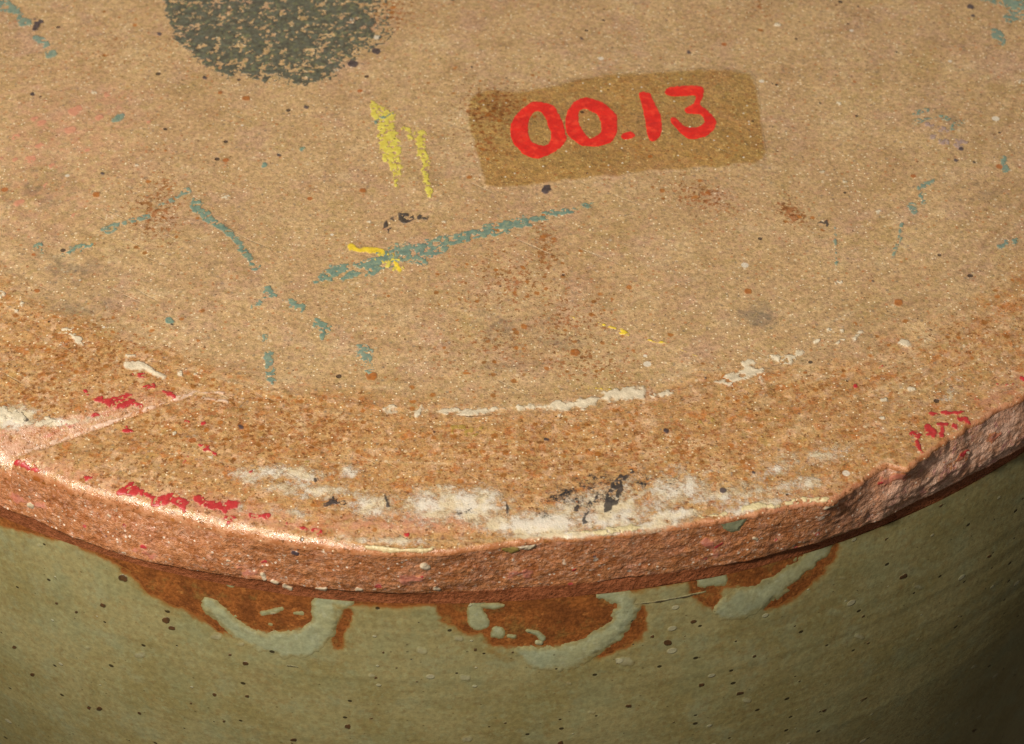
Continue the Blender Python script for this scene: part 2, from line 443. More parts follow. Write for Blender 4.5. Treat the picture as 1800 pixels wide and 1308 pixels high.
def mat_varnish():
    s = NT("varnished_clay")
    col, h = s.use(CLAYG)
    cv = s.attr("cover")
    m = s.ss(0.1, 0.9, s.math('ADD', cv, s.math('MULTIPLY', s.math('SUBTRACT', s.noise(1.2, 4, 0.65, off=8.0), 0.5), 0.7)))
    t = s.mix(s.ss(0.36, 0.64, s.noise(0.35, 4, 0.65, off=4.0)), (0.76, 0.69, 0.42, 1), (0.86, 0.74, 0.46, 1))
    t = s.mix(s.math('MULTIPLY', s.ss(0.52, 0.68, s.noise(0.9, 4, 0.65, off=24.0)), 0.6), t, (0.72, 0.50, 0.22, 1))
    t = s.mix(s.math('MULTIPLY', s.ss(0.56, 0.70, s.noise(1.6, 5, 0.7, off=44.0)), 0.6), t, (0.42, 0.38, 0.26, 1))
    vc = s.mix(1.0, col, t, 'MULTIPLY')
    col = s.mix(m, col, vc)
    vg, v1, v2 = s.voro(3.0, 19.0)
    col = s.mix(s.math('MULTIPLY', s.math('MULTIPLY', s.ss(0.26, 0.16, vg), m), s.math('MULTIPLY', s.math('GREATER_THAN', v1, 0.95), 0.85)), col, alb(240, 226, 200))  # varnish sparkle painted on as small pale specks
    hh = s.math('ADD', h, s.math('MULTIPLY', s.noise(2.2, 3, 0.6, off=64.0), 0.8))
    return s.done(col, s.math('SUBTRACT', 0.40, s.math('MULTIPLY', m, 0.26)), s.bump(hh, 0.00014, 0.85), 0.55)

def band_nodes(s):
    a = s.noise(1.1, 5, 0.65); b = s.noise(4.0, 4, 0.65, off=6.0); c = s.noise(0.5, 3, 0.6, off=19.0)
    col = s.mix(s.ss(0.34, 0.66, a), alb(168, 101, 56), alb(194, 130, 84))
    col = s.mix(s.math('MULTIPLY', s.ss(0.48, 0.64, c), 0.4), col, alb(206, 140, 106))
    col = s.mix(s.math('MULTIPLY', s.ss(0.56, 0.66, s.noise(1.9, 4, 0.6, off=27.0)), 0.6), col, alb(216, 156, 128))
    col = s.mix(s.math('MULTIPLY', s.ss(0.62, 0.70, s.noise(2.1, 4, 0.65, off=49.0)), 0.8), col, alb(232, 206, 176))
    col = s.mix(s.math('MULTIPLY', s.ss(0.60, 0.68, s.noise(1.6, 5, 0.65, off=83.0)), 0.7), col, alb(142, 72, 34))
    col = s.mix(s.math('MULTIPLY', s.specks(0.7, 0.2, 0.25, 11.0), 0.8), col, alb(196, 66, 74))
    col = s.mix(s.math('MULTIPLY', s.specks(0.5, 0.16, 0.3, 37.0), 0.8), col, alb(222, 208, 186))
    col = s.mix(s.math('MULTIPLY', s.specks(0.5, 0.12, 0.3, 71.0), 0.8), col, alb(70, 58, 70))
    col = s.mix(s.math('MULTIPLY', s.ss(0.52, 0.60, s.noise(2.6, 5, 0.75, off=13.0)), 0.75), col, alb(208, 156, 122))
    col = s.mix(s.math('MULTIPLY', s.ss(0.56, 0.66, s.noise(3.2, 5, 0.75, off=93.0)), 0.6), col, alb(132, 72, 38))
    dq, q1, q2 = s.voro(3.6, 47.0)
    col = s.mix(s.math('MULTIPLY', s.ss(0.36, 0.22, dq), s.math('MULTIPLY', s.math('GREATER_THAN', q1, 0.88), 0.85)), col, alb(244, 222, 196))
    fr = s.attr("lit_break")  # pale broken clay, its colour also lifted where little light reaches
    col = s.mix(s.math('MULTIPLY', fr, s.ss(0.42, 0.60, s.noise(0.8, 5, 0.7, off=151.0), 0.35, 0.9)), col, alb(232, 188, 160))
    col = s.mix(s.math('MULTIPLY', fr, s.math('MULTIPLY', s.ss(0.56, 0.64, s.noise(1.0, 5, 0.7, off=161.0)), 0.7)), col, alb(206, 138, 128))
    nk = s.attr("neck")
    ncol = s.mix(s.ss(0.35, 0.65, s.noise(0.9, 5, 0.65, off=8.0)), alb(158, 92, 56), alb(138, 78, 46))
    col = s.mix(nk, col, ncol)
    g = s.math('ADD', s.math('MULTIPLY', s.ss(0.25, 0.75, b), 0.5), 0.75)
    col = s.mix(1.0, col, s.gray(g), 'MULTIPLY')
    h = s.math('ADD', s.math('MULTIPLY', a, 1.4), s.math('MULTIPLY', b, 0.8))
    return col, h, b

_g = NT("chipped_surface", [("Color", "NodeSocketColor"), ("Height", "NodeSocketFloat")])
_c, _h, _ = band_nodes(_g)
_g.t.links.new(_c, _g.out.inputs[0]); _g.t.links.new(_h, _g.out.inputs[1])
BANDG = _g.t

def mat_band():
    s = NT("chipped_clay")
    col, h = s.use(BANDG)
    return s.done(col, s.ss(0.4, 0.6, s.noise(4.0, 4, 0.65, off=6.0), 0.20, 0.44), s.bump(h, 0.00018, 0.9), 0.55)

def mat_wallclay():
    s = NT("bare_rust_clay")
    a = s.noise(0.7, 5, 0.65); b = s.noise(4.5, 3, 0.65, off=6.0)
    col = s.mix(s.ss(0.35, 0.65, a), alb(140, 82, 38), alb(112, 64, 30))
    col = s.mix(s.math('MULTIPLY', s.ss(0.58, 0.7, s.noise(1.5, 4, 0.6, off=21.0)), 0.6), col, alb(178, 112, 56))
    col = s.mix(s.math('MULTIPLY', s.ss(0.60, 0.72, s.noise(1.1, 4, 0.6, off=41.0)), 0.7), col, alb(96, 54, 26))
    col = s.mix(s.math('MULTIPLY', s.ss(0.52, 0.66, s.noise(0.6, 5, 0.7, off=71.0)), 0.55), col, alb(126, 98, 50))
    g = s.math('ADD', s.math('MULTIPLY', s.ss(0.25, 0.75, b), 0.7), 0.65)
    col = s.mix(1.0, col, s.gray(g), 'MULTIPLY')
    return s.done(col, 0.36, s.bump(s.math('ADD', b, a), 0.00008, 0.6), 0.45)

def glaze_nodes(s, pale):
    sepn = s.t.nodes.new("ShaderNodeSeparateXYZ"); s.t.links.new(s.mm, sepn.inputs[0])
    ang = s.math('MULTIPLY', s.math('ARCTAN2', sepn.outputs[0], s.math('MULTIPLY', sepn.outputs[1], -1.0)), 60.0)
    cmb = s.t.nodes.new("ShaderNodeCombineXYZ")
    s.setin(cmb.inputs[0], s.math('MULTIPLY', ang, 0.18)); s.setin(cmb.inputs[1], sepn.outputs[2])
    pol = cmb.outputs[0]
    a = s.noise(0.22, 4, 0.6); b = s.noise(3.0, 4, 0.65, off=12.0); st = s.noise(1.1, 4, 0.6, vec=pol)
    st2 = s.noise(3.2, 3, 0.6, vec=pol, off=5.0)
    if pale:
        col = s.mix(s.ss(0.35, 0.65, a), alb(148, 149, 115), alb(152, 148, 108))
    else:
        col = s.mix(s.ss(0.36, 0.64, a), alb(147, 135, 91), alb(135, 122, 77))
        col = s.mix(s.math('MULTIPLY', s.ss(0.5, 0.7, s.noise(0.5, 4, 0.6, off=33.0)), 0.6), col, alb(140, 138, 102))
        col = s.mix(s.math('MULTIPLY', s.ss(0.48, 0.68, st), 0.12), col, alb(124, 108, 70))
        col = s.mix(s.math('MULTIPLY', s.ss(0.56, 0.70, st2), 0.12), col, alb(156, 148, 108))
    col = s.mix(s.math('MULTIPLY', s.ss(0.52, 0.66, s.noise(2.4, 4, 0.7, off=83.0)), 0.4), col, alb(128, 104, 64) if not pale else alb(150, 142, 106))
    col = s.mix(s.math('MULTIPLY', s.ss(0.48, 0.36, s.noise(2.0, 4, 0.7, off=113.0)), 0.4), col, alb(150, 148, 106) if not pale else alb(168, 168, 138))
    col = s.mix(s.math('MULTIPLY', s.ss(0.54, 0.70, s.noise(0.9, 5, 0.7, off=63.0)), 0.4), col, alb(132, 106, 62) if not pale else alb(146, 136, 94))
    col = s.mix(s.math('MULTIPLY', s.ss(0.50, 0.66, s.noise(0.28, 4, 0.6, off=231.0)), 0.35), col, alb(132, 132, 94) if not pale else alb(156, 162, 130))
    g = s.math('ADD', s.math('MULTIPLY', s.ss(0.25, 0.75, b), 0.34), 0.83)
    col = s.mix(1.0, col, s.gray(g), 'MULTIPLY')
    ed = s.attr("thin")
    em = s.ss(0.30, 0.75, s.math('ADD', s.math('MULTIPLY', ed, 0.75), s.math('MULTIPLY', s.math('SUBTRACT', s.noise(1.3, 4, 0.65, off=3.0), 0.5), 0.9)))
    col = s.mix(s.math('MULTIPLY', em, 0.75), col, alb(132, 100, 46))
    em2 = s.ss(0.62, 0.98, s.math('ADD', ed, s.math('MULTIPLY', s.math('SUBTRACT', s.noise(2.2, 4, 0.7, off=13.0), 0.5), 0.8)))
    col = s.mix(s.math('MULTIPLY', em2, 0.85), col, alb(136, 78, 34))
    # iron specks, small, drawn out a little along the throwing lines
    cmb2 = s.t.nodes.new("ShaderNodeCombineXYZ")
    s.setin(cmb2.inputs[0], s.math('MULTIPLY', ang, 0.72)); s.setin(cmb2.inputs[1], sepn.outputs[2])
    pv = cmb2.outputs[0]
    def psp(scale, rad, keep, off):
        n = s.t.nodes.new("ShaderNodeTexVoronoi"); n.voronoi_dimensions = '2D'
        s.setin(n.inputs['Vector'], s.vm('ADD', pv, (off, off * 1.3, 0))); n.inputs['Scale'].default_value = scale
        sep = s.t.nodes.new("ShaderNodeSeparateColor"); s.t.links.new(n.outputs['Color'], sep.inputs[0])
        rr = s.math('MULTIPLY', s.math('ADD', s.math('MULTIPLY', sep.outputs[1], 0.8), 0.2), rad)
        return s.math('MULTIPLY', s.ss(1.0, 0.6, s.math('DIVIDE', n.outputs['Distance'], rr)), s.math('LESS_THAN', sep.outputs[0], keep))
    k = 0.3 if pale else 0.6
    s1 = psp(0.62, 0.10, 0.5 * k, 3.0); s2 = psp(1.5, 0.11, 0.30 * k, 17.0); s3 = psp(0.45, 0.13, 0.35 * k, 41.0)
    col = s.mix(s.math('MULTIPLY', s1, 0.9), col, alb(44, 34, 18))
    col = s.mix(s.math('MULTIPLY', s2, 0.6), col, alb(70, 58, 32))
    col = s.mix(s.math('MULTIPLY', s3, 0.35), col, alb(190, 186, 160))
    h = s.math('ADD', s.math('MULTIPLY', b, 0.35), s.math('ADD', s.math('MULTIPLY', s.noise(0.8, 3, 0.5, off=2.0), 0.5), s.math('MULTIPLY', st, 0.12)))
    h = s.math('SUBTRACT', h, s.math('MULTIPLY', s1, 0.4)); h = s.math('ADD', h, s.math('MULTIPLY', s3, 0.5))
    return col, h

_g = NT("glaze_surface", [("Color", "NodeSocketColor"), ("Height", "NodeSocketFloat")])
_c, _h = glaze_nodes(_g, False)
_g.t.links.new(_c, _g.out.inputs[0]); _g.t.links.new(_h, _g.out.inputs[1])
GLAZEG = _g.t

def mat_glaze():
    s = NT("celadon_glaze")
    col, h = s.use(GLAZEG)
    return s.done(col, 0.35, s.bump(h, 0.00008, 0.75), 0.42)

def mat_pale():
    s = NT("pale_glaze")
    col, h = s.use(GLAZEG)
    pc, ph = glaze_nodes(s, True)
    m = s.ss(0.0, 0.8, s.math('ADD', s.attr("cover"), s.math('MULTIPLY', s.math('SUBTRACT', s.noise(1.5, 5, 0.7, off=91.0), 0.5), 0.9)))
    return s.done(s.mix(m, col, pc), 0.28, s.bump(ph, 0.00009, 0.6), 0.5)

def mat_paint(name, c1, c2, rough=0.45, scale=2.0, spec=0.45, bumpd=0.00006, c3=None, grain=0.3, under='clay', rag=0.9, op=0.92):
    s = NT(name)
    ucol, uh = s.use({'clay': CLAYG, 'glaze': GLAZEG, 'none': BANDG}[under])
    col = s.mix(s.ss(0.36, 0.64, s.noise(scale, 4, 0.65)), alb(*c1), alb(*c2))
    if c3: col = s.mix(s.ss(0.50, 0.66, s.noise(scale * 1.4, 4, 0.65, off=31.0)), col, alb(*c3))
    b = s.noise(4.0, 4, 0.7, off=9.0)
    col = s.mix(1.0, col, s.gray(s.math('ADD', s.math('MULTIPLY', s.ss(0.25, 0.75, b), grain), 1.0 - grain * 0.5)), 'MULTIPLY')
    m = s.ss(-0.05, 0.6, s.math('ADD', s.attr("cover"), s.math('MULTIPLY', s.math('SUBTRACT', s.noise(3.0, 5, 0.75, off=73.0), 0.52), rag)))
    m = s.math('MULTIPLY', m, op)
    h = s.math('ADD', s.math('MULTIPLY', uh, 0.8), s.math('MULTIPLY', s.noise(0.9, 3, 0.6, off=3.0), m))
    return s.done(s.mix(m, ucol, col), rough, s.bump(h, bumpd, 0.8), spec)

M_CLAY, M_VARN, M_BAND, M_WCLAY = mat_clay(), mat_varnish(), mat_band(), mat_wallclay()
M_GLAZE, M_PALE = mat_glaze(), mat_pale()
M_RED = mat_paint("red_number_paint", (222, 34, 22), (200, 24, 16), 0.30, 1.0, 0.5, 0.00006, c3=(232, 56, 34), grain=0.22, rag=0.55, op=0.97)
M_TEAL = mat_paint("teal_paint", (104, 138, 122), (78, 118, 108), 0.5, 2.0, c3=(128, 146, 116), rag=1.3, op=0.85)
M_FTEAL = mat_paint("faded_teal_paint", (112, 140, 122), (92, 126, 116), 0.5, 2.0, rag=1.3, op=0.82)
M_YEL = mat_paint("yellow_paint", (212, 198, 84), (196, 176, 66), 0.5, 2.0, rag=1.2)
M_OLIVE = mat_paint("olive_stain_tint", (170, 142, 60), (150, 124, 44), 0.5, 2.0, rag=1.4, op=0.7)
M_GOLD = mat_paint("golden_yellow_paint", (232, 200, 50), (218, 186, 40), 0.45, 2.0)
M_BLACK = mat_paint("black_paint", (46, 42, 40), (70, 62, 58), 0.45, 2.0, rag=1.1)
M_NAVY = mat_paint("navy_paint", (50, 43, 47), (78, 68, 72), 0.35, 2.0, rag=0.8)
M_GREEN = mat_paint("dark_green_stamp_ink", (76, 86, 75), (46, 56, 51), 0.5, 1.6, c3=(98, 104, 74), grain=0.9, rag=1.3, op=0.88)
M_CRIM = mat_paint("crimson_paint", (188, 36, 46), (170, 28, 40), 0.4, 2.0, rag=1.5)
M_PEACH = mat_paint("peach_paint", (204, 140, 108), (194, 126, 98), 0.5, 2.0, rag=1.2, op=0.82)
M_CHALK = mat_paint("chalky_white_paint", (222, 206, 176), (206, 190, 160), 0.55, 1.5, bumpd=0.0001, rag=1.5, op=0.9)
M_CREAM = mat_paint("cream_flake", (224, 206, 156), (208, 188, 138), 0.4, 1.5, bumpd=0.0001, rag=1.2)
M_MAUVE = mat_paint("mauve_grey_paint", (140, 116, 116), (160, 140, 136), 0.45, 3.0, rag=1.5, op=0.7)
M_RUST = mat_paint("rust_stain", (168, 96, 30), (146, 80, 24), 0.45, 2.0, rag=1.2, op=0.85)
M_IRON = mat_paint("iron_speck", (58, 36, 18), (82, 48, 24), 0.4, 2.0, under="glaze", rag=0.9)
M_BUB = mat_paint("glaze_bubble", (196, 190, 164), (172, 168, 138), 0.3, 2.0, under="glaze", rag=1.1, op=0.24)
M_CRACK = mat_paint("dark_crack", (52, 40, 22), (70, 52, 28), 0.6, 2.0, under="glaze", rag=1.2)
M_FLAKE = mat_paint("rim_flake", (226, 208, 178), (208, 190, 156), 0.4, 1.6, under="none", rag=0.3)
M_FOLIVE = mat_paint("olive_rim_fleck", (160, 140, 70), (136, 118, 60), 0.4, 2.0, under="none", rag=0.3)
M_FNAVY = mat_paint("navy_rim_fleck", (84, 76, 84), (60, 54, 62), 0.4, 2.0, under="none", rag=0.8)
M_FRED = mat_paint("crimson_rim_fleck", (190, 50, 62), (176, 40, 50), 0.4, 2.0, under="none", rag=0.8)
M_FPINK = mat_paint("pink_rim_fleck", (214, 134, 118), (206, 118, 104), 0.4, 2.0, under="none", rag=1.8, op=0.55)
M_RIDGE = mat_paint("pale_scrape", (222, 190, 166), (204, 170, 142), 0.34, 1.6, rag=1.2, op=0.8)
M_SHADOW = mat_paint("line_shadow_paint", (62, 46, 30), (80, 58, 36), 0.6, 2.0, rag=1.2)

# ------------------------------------------------------------------ shape fields in picture pixels
def catmull(P, n=6, closed=True):
    P = np.asarray(P, float); N = len(P); out = []
    rng = range(N) if closed else range(N - 1)
    for i in rng:
        if closed: p0, p1, p2, p3 = P[i - 1], P[i], P[(i + 1) % N], P[(i + 2) % N]
        else: p0, p1, p2, p3 = P[max(i - 1, 0)], P[i], P[i + 1], P[min(i + 2, N - 1)]
        for t in np.linspace(0, 1, n, endpoint=False):
            out.append(0.5 * (2 * p1 + (p2 - p0) * t + (2 * p0 - 5 * p1 + 4 * p2 - p3) * t * t + (3 * p1 - p0 - 3 * p2 + p3) * t ** 3))
    if not closed: out.append(P[-1])
    return np.array(out)

def poly_sd(q, P):                       # signed, positive inside
    P = np.asarray(P, float)
    d2 = np.full(q.shape[0], 1e18); ins = np.zeros(q.shape[0], bool)
    x, y = q[:, 0], q[:, 1]
    for i in range(len(P)):
        a, b = P[i], P[(i + 1) % len(P)]
        ab = b - a
        t = np.clip(((x - a[0]) * ab[0] + (y - a[1]) * ab[1]) / max(ab @ ab, 1e-9), 0, 1)
        d2 = np.minimum(d2, (x - a[0] - t * ab[0]) ** 2 + (y - a[1] - t * ab[1]) ** 2)
        if a[1] != b[1]:
            c = ((y < a[1]) != (y < b[1])) & (x < (b[0] - a[0]) * (y - a[1]) / (b[1] - a[1]) + a[0])
            ins ^= c
    return np.where(ins, 1, -1) * np.sqrt(d2)

def stroke_sd(q, pts):                   # pts: (x, y, full width)
    f = np.full(q.shape[0], -1e9)
    if len(pts) == 1: pts = [pts[0], pts[0]]
    for a, b in zip(pts[:-1], pts[1:]):
        d, t = dist_seg(q, np.array(a[:2], float), np.array(b[:2], float))
        f = np.maximum(f, (a[2] * (1 - t) + b[2] * t) / 2 - d)
    return f

def field(q, shapes):
    f = np.full(q.shape[0], -1e9)
    for kind, data in shapes:
        if kind == 's': g = stroke_sd(q, data)
        elif kind == 'p': g = poly_sd(q, data)
        elif kind == 'h': f = np.minimum(f, -poly_sd(q, data)); continue
        f = np.maximum(f, g)
    return f

def bbox(shapes, pad=12):
    xs, ys = [], []
    for kind, data in shapes:
        for p in data:
            w = p[2] / 2 if len(p) > 2 else 0
            xs += [p[0] - w, p[0] + w]; ys += [p[1] - w, p[1] + w]
    return min(xs) - pad, min(ys) - pad, max(xs) + pad, max(ys) + pad

seedc = [100]
def mark(name, mat, shapes, amp=3.0, ns=1.2, cov=1.0, cns=3.5, thick=0.03, soft=3.0, step=0.065, label=None, parent=None, stuff=False, fade=4.5, grow=0.0):
    """a film or crust of paint with real thickness, lying on the base"""
    seedc[0] += 7
    x0, y0, x1, y1 = bbox(shapes)
    C = on_plane([(x0, y0), (x1, y0), (x0, y1), (x1, y1)])
    X = np.arange(C[:, 0].min(), C[:, 0].max() + step, step); Y = np.arange(C[:, 1].min(), C[:, 1].max() + step, step)
    gx, gy = np.meshgrid(X, Y); x, y = gx.ravel(), gy.ravel()
    z = Hbase(x, y)
    P = np.stack([x, y, z], 1); q = proj(P)
    f = field(q, shapes) + grow + amp * fbm(x * ns, y * ns, oct=4, seed=seedc[0], gain=0.6)
    if cov < 1.0:
        n = fbm(x * cns, y * cns, oct=3, seed=seedc[0] + 3, gain=0.7)
        th = np.quantile(n, 1 - cov)
        edge = np.clip(1 - f / 14.0, 0, 1) * 0.04
        f = np.minimum(f, (n - th - edge) * 22.0)
    r = np.hypot(x, y); f = np.where(r > Redge(np.degrees(np.arctan2(x, -y))) - 0.03, -9, f)
    off = thick * np.clip(f / soft, -1, 1)
    F = grid_faces(len(Y), len(X))
    keep = (f[F] > 0).any(1)
    F = F[keep]
    if len(F) == 0: return None
    used, inv = np.unique(F, return_inverse=True)
    V = np.stack([x, y, z + off], 1)[used]
    at = base_attrs(x[used], y[used], q[used])
    at["cover"] = np.clip(f[used] / fade, 0, 1)
    return mesh_obj(name, V, inv.reshape(-1, 4), mat, parent or ROOT, at, label, stuff=stuff)

def gauss(q, blobs):
    f = np.zeros(q.shape[0])
    for b in blobs:
        x, y, rx, ry, a = b[:5]; ang = math.radians(b[5]) if len(b) > 5 else 0
        dx, dy = q[:, 0] - x, q[:, 1] - y
        u = (dx * math.cos(ang) + dy * math.sin(ang)) / rx; v = (-dx * math.sin(ang) + dy * math.cos(ang)) / ry
        f = np.maximum(f, a * np.exp(-(u * u + v * v)))
    return f

RUSTB = [(275,375,55,60,1.0),(290,330,22,40,.9),(960,440,24,60,1.1),(900,500,120,70,.8),(1000,560,90,60,.9),(870,610,120,60,.7),(1040,640,120,40,.8),(1235,345,80,32,1.0,15),
         (1392,375,40,18,1.5,30),(870,195,70,50,1.1),(850,250,40,50,.7),(1340,10,30,30,.8),(690,20,60,30,.9),(200,90,70,40,.5),(150,620,160,70,.85),(60,690,120,50,.9),(190,680,160,60,.6),
         (500,760,260,60,.9),(900,790,300,60,.75),(1200,790,160,60,.8),(1450,700,160,60,.6),(1700,600,140,60,.6),(250,760,90,40,.8),(470,720,120,25,.7),(380,730,60,30,.8),(820,640,140,40,.5)]
SMUDB = [(120,470,130,60,.5),(60,330,90,70,.5),(330,460,100,50,.35),(1330,555,50,30,.9),(1000,590,80,40,.6),(880,560,70,60,.5),(700,395,60,30,.4),(1240,500,120,60,.3),(1720,340,60,30,.5),
         (1670,215,60,30,.5),(1050,850,80,50,.6),(880,640,60,20,.5),(160,540,80,30,.6),(560,560,80,50,.25),(1180,40,200,60,.25),(1360,290,60,12,.4)]
CHALKB = [(560,860,150,22,.8,4),(450,830,60,25,.6),(660,890,90,40,.85),(800,890,140,46,1.0),(930,920,140,28,1.05),(1060,900,130,50,.95),(1170,860,110,60,.75),(1290,870,120,40,.75,-10),
          (1400,855,90,26,.8,-12),(1450,800,90,30,.7,-18),(1560,740,110,40,.5,-20),(1330,810,120,30,.5,-10),(1670,690,110,30,.5,-20),(1760,680,60,30,.5,-20),(20,735,70,32,1.0,-8),(110,742,70,12,.95,-6),
          (1620,650,90,40,.4),(1220,835,140,34,.6,-8),(1380,820,120,36,.62,-14),(520,832,120,24,.85,6),(440,840,50,30,.8),(600,830,50,18,.8),(500,862,110,18,.75,8),(1120,925,160,14,.85,-6),(1330,890,120,14,.9,-12),(480,905,120,12,.6,10),(1520,690,120,30,.45,-16),(500,900,90,14,.7,10),(330,880,70,12,.5,16),(680,950,120,12,.8,2),(1190,905,80,16,.9,-6),(350,770,60,20,.4),(240,640,60,14,.5,15),(1000,940,220,10,.9,-2)]
INKB = [(1062,870,30,26,.62,20),(1030,885,30,22,.6,20),(990,870,60,26,.6),(1050,850,60,26,.55),(586,882,16,12,.6),(1180,850,40,20,.4),(820,900,40,20,.42),(1130,845,50,24,.5),(960,905,26,16,.5),(660,880,40,14,.35)]
PINKB = [(120,240,160,120,.45),(60,340,120,80,.4),(200,180,60,40,.5),(120,830,120,24,.7,18),(700,920,200,24,.8),(420,900,200,26,.8,10),(250,700,120,20,.5),(1750,700,80,30,.6,-28),(1420,880,200,20,.5,-14),
         (900,440,260,90,.25)]

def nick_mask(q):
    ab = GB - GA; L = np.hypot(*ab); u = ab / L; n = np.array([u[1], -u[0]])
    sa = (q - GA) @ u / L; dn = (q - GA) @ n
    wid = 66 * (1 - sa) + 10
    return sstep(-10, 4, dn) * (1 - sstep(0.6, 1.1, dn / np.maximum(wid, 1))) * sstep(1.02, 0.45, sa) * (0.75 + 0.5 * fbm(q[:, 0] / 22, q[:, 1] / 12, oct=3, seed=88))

def base_attrs(x, y, q):
    r = np.hypot(x, y); th = np.degrees(np.arctan2(x, -y))
    rr = r + 1.6 * fbm(x / 6, y / 6, oct=3, seed=71) + 0.8 * sstep(-10, -25, th) - 3.0 * sstep(20, 36, th)
    ring = sstep(RING - 4.5, RING + 2.6, rr) * (1 - 0.3 * sstep(16, 34, th))
    sheen = sstep(1.6, 0.2, Redge(th) - r) * (0.55 * sstep(22, 8, th) + 0.45 * sstep(4, -8, th)) * (0.75 + 0.5 * fbm(th / 1.5, r / 0.8, oct=3, seed=77))
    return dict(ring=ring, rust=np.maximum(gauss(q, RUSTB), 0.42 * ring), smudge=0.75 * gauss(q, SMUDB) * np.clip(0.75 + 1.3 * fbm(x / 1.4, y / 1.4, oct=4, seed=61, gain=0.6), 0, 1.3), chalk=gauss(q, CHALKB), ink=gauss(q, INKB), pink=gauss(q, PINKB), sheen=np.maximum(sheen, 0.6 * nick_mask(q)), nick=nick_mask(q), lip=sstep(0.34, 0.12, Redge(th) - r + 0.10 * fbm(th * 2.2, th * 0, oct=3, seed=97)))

# ------------------------------------------------------------------ base of the pot
def thetas(dense, mid, coarse, d0=-42.0, d1=48.0, m=100.0):
    a = np.arange(d0, d1, dense)
    b = np.arange(d1, m, mid); c = np.arange(-m, d0, mid)
    e = np.arange(m, 360 - m, coarse)
    return np.r_[c, a, b, e]

TH = thetas(0.12, 0.35, 2.5)
nT = len(TH)
th2 = np.radians(TH)
frac = np.r_[0.00005, np.linspace(0.02, 0.55, 150), np.linspace(0.55, 0.80, 130)[1:], np.linspace(0.80, 0.983, 130)[1:], 1 - 0.017 * (1 - np.linspace(0, 1, 34)[1:]) ** 1.6]
RE = Redge(TH)
rr_ = frac[:, None] * RE[None]
x = (rr_ * np.sin(th2)).ravel(); y = (-rr_ * np.cos(th2)).ravel()
z = Hbase(x, y)
P = np.stack([x, y, z], 1)
at = base_attrs(x, y, proj(P))
def ring_faces(nr, nc):
    i = (np.arange(nr - 1)[:, None] * nc); j = np.arange(nc)[None]; k = (j + 1) % nc
    return np.stack([(i + j).ravel(), (i + nc + j).ravel(), (i + nc + k).ravel(), (i + k).ravel()], 1)
Fb = ring_faces(len(frac), nT)
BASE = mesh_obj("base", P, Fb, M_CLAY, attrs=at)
zedge = z.reshape(len(frac), nT)[-1]

# chipped outer face of the base, undercut below it
nb_ = 46
t = np.linspace(0, 1, nb_)
RL = Rlow(TH)
kk = np.exp(-(np.arange(-40, 41) / 16.0) ** 2); kk /= kk.sum()
REs = np.convolve(np.pad(RE, 40, mode='wrap'), kk, mode='valid')
rb = REs[None] * (1 - t[:, None]) + RL[None] * t[:, None] + (RE - REs)[None] * ((1 - t[:, None]) ** 5)
zb = zedge[None] * (1 - t[:, None]) + ZL * t[:, None]
bul = np.sin(np.pi * t ** 1.5)[:, None]
ux, uy = np.sin(th2)[None], -np.cos(th2)[None]
arc = TH[None] * R0 * math.pi / 180 + 0 * rb
n1 = fbm(arc / 1.5, zb / 1.1, oct=4, seed=201, gain=0.6); n2 = fbm(arc / 5.0, zb / 3, oct=2, seed=211)
n3 = fbm(arc / 0.55, zb / 0.5, oct=2, seed=221)
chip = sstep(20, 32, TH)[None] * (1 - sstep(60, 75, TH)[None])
rb = rb + np.minimum(1, bul * 2.5) * ((0.09 + 0.05 * chip) * n1 + 0.10 * n2 + 0.05 * n3 + chip * (0.13 * fbm(arc / 2.6, zb / 1.5, oct=3, seed=231) - 0.05)) + (0.05 + 0.18 * chip) * bul
# undercut rows
und = [(-0.02, -0.05), (-0.06, -0.14), (-0.11, -0.34), (-0.13, -0.70), (-0.13, -1.2)]
rows_r = [rb]; rows_z = [zb + 0 * rb]
for dr, dz in und:
    k = (dr / -0.13)
    rows_r.append((RL * (1 - k) + Rsmooth(TH) * k + dr + 0.05 * fbm(arc[0] / 1.2, arc[0] * 0 + dz * 3, oct=3, seed=241))[None])
    rows_z.append(np.full((1, nT), ZL + dz) + 0.10 * fbm(arc[0] / 2.0, arc[0] * 0, oct=3, seed=247)[None] * (k < 1))
rB = np.vstack(rows_r); zB = np.vstack(rows_z)
PB = np.stack([(rB * ux).ravel(), (rB * uy).ravel(), zB.ravel()], 1)
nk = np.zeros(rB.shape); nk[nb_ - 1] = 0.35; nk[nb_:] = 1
mesh_obj("foot_edge", PB, ring_faces(rB.shape[0], nT), M_BAND, attrs=dict(neck=nk.ravel(), lit_break=(chip * (nk < 0.2)).ravel()))

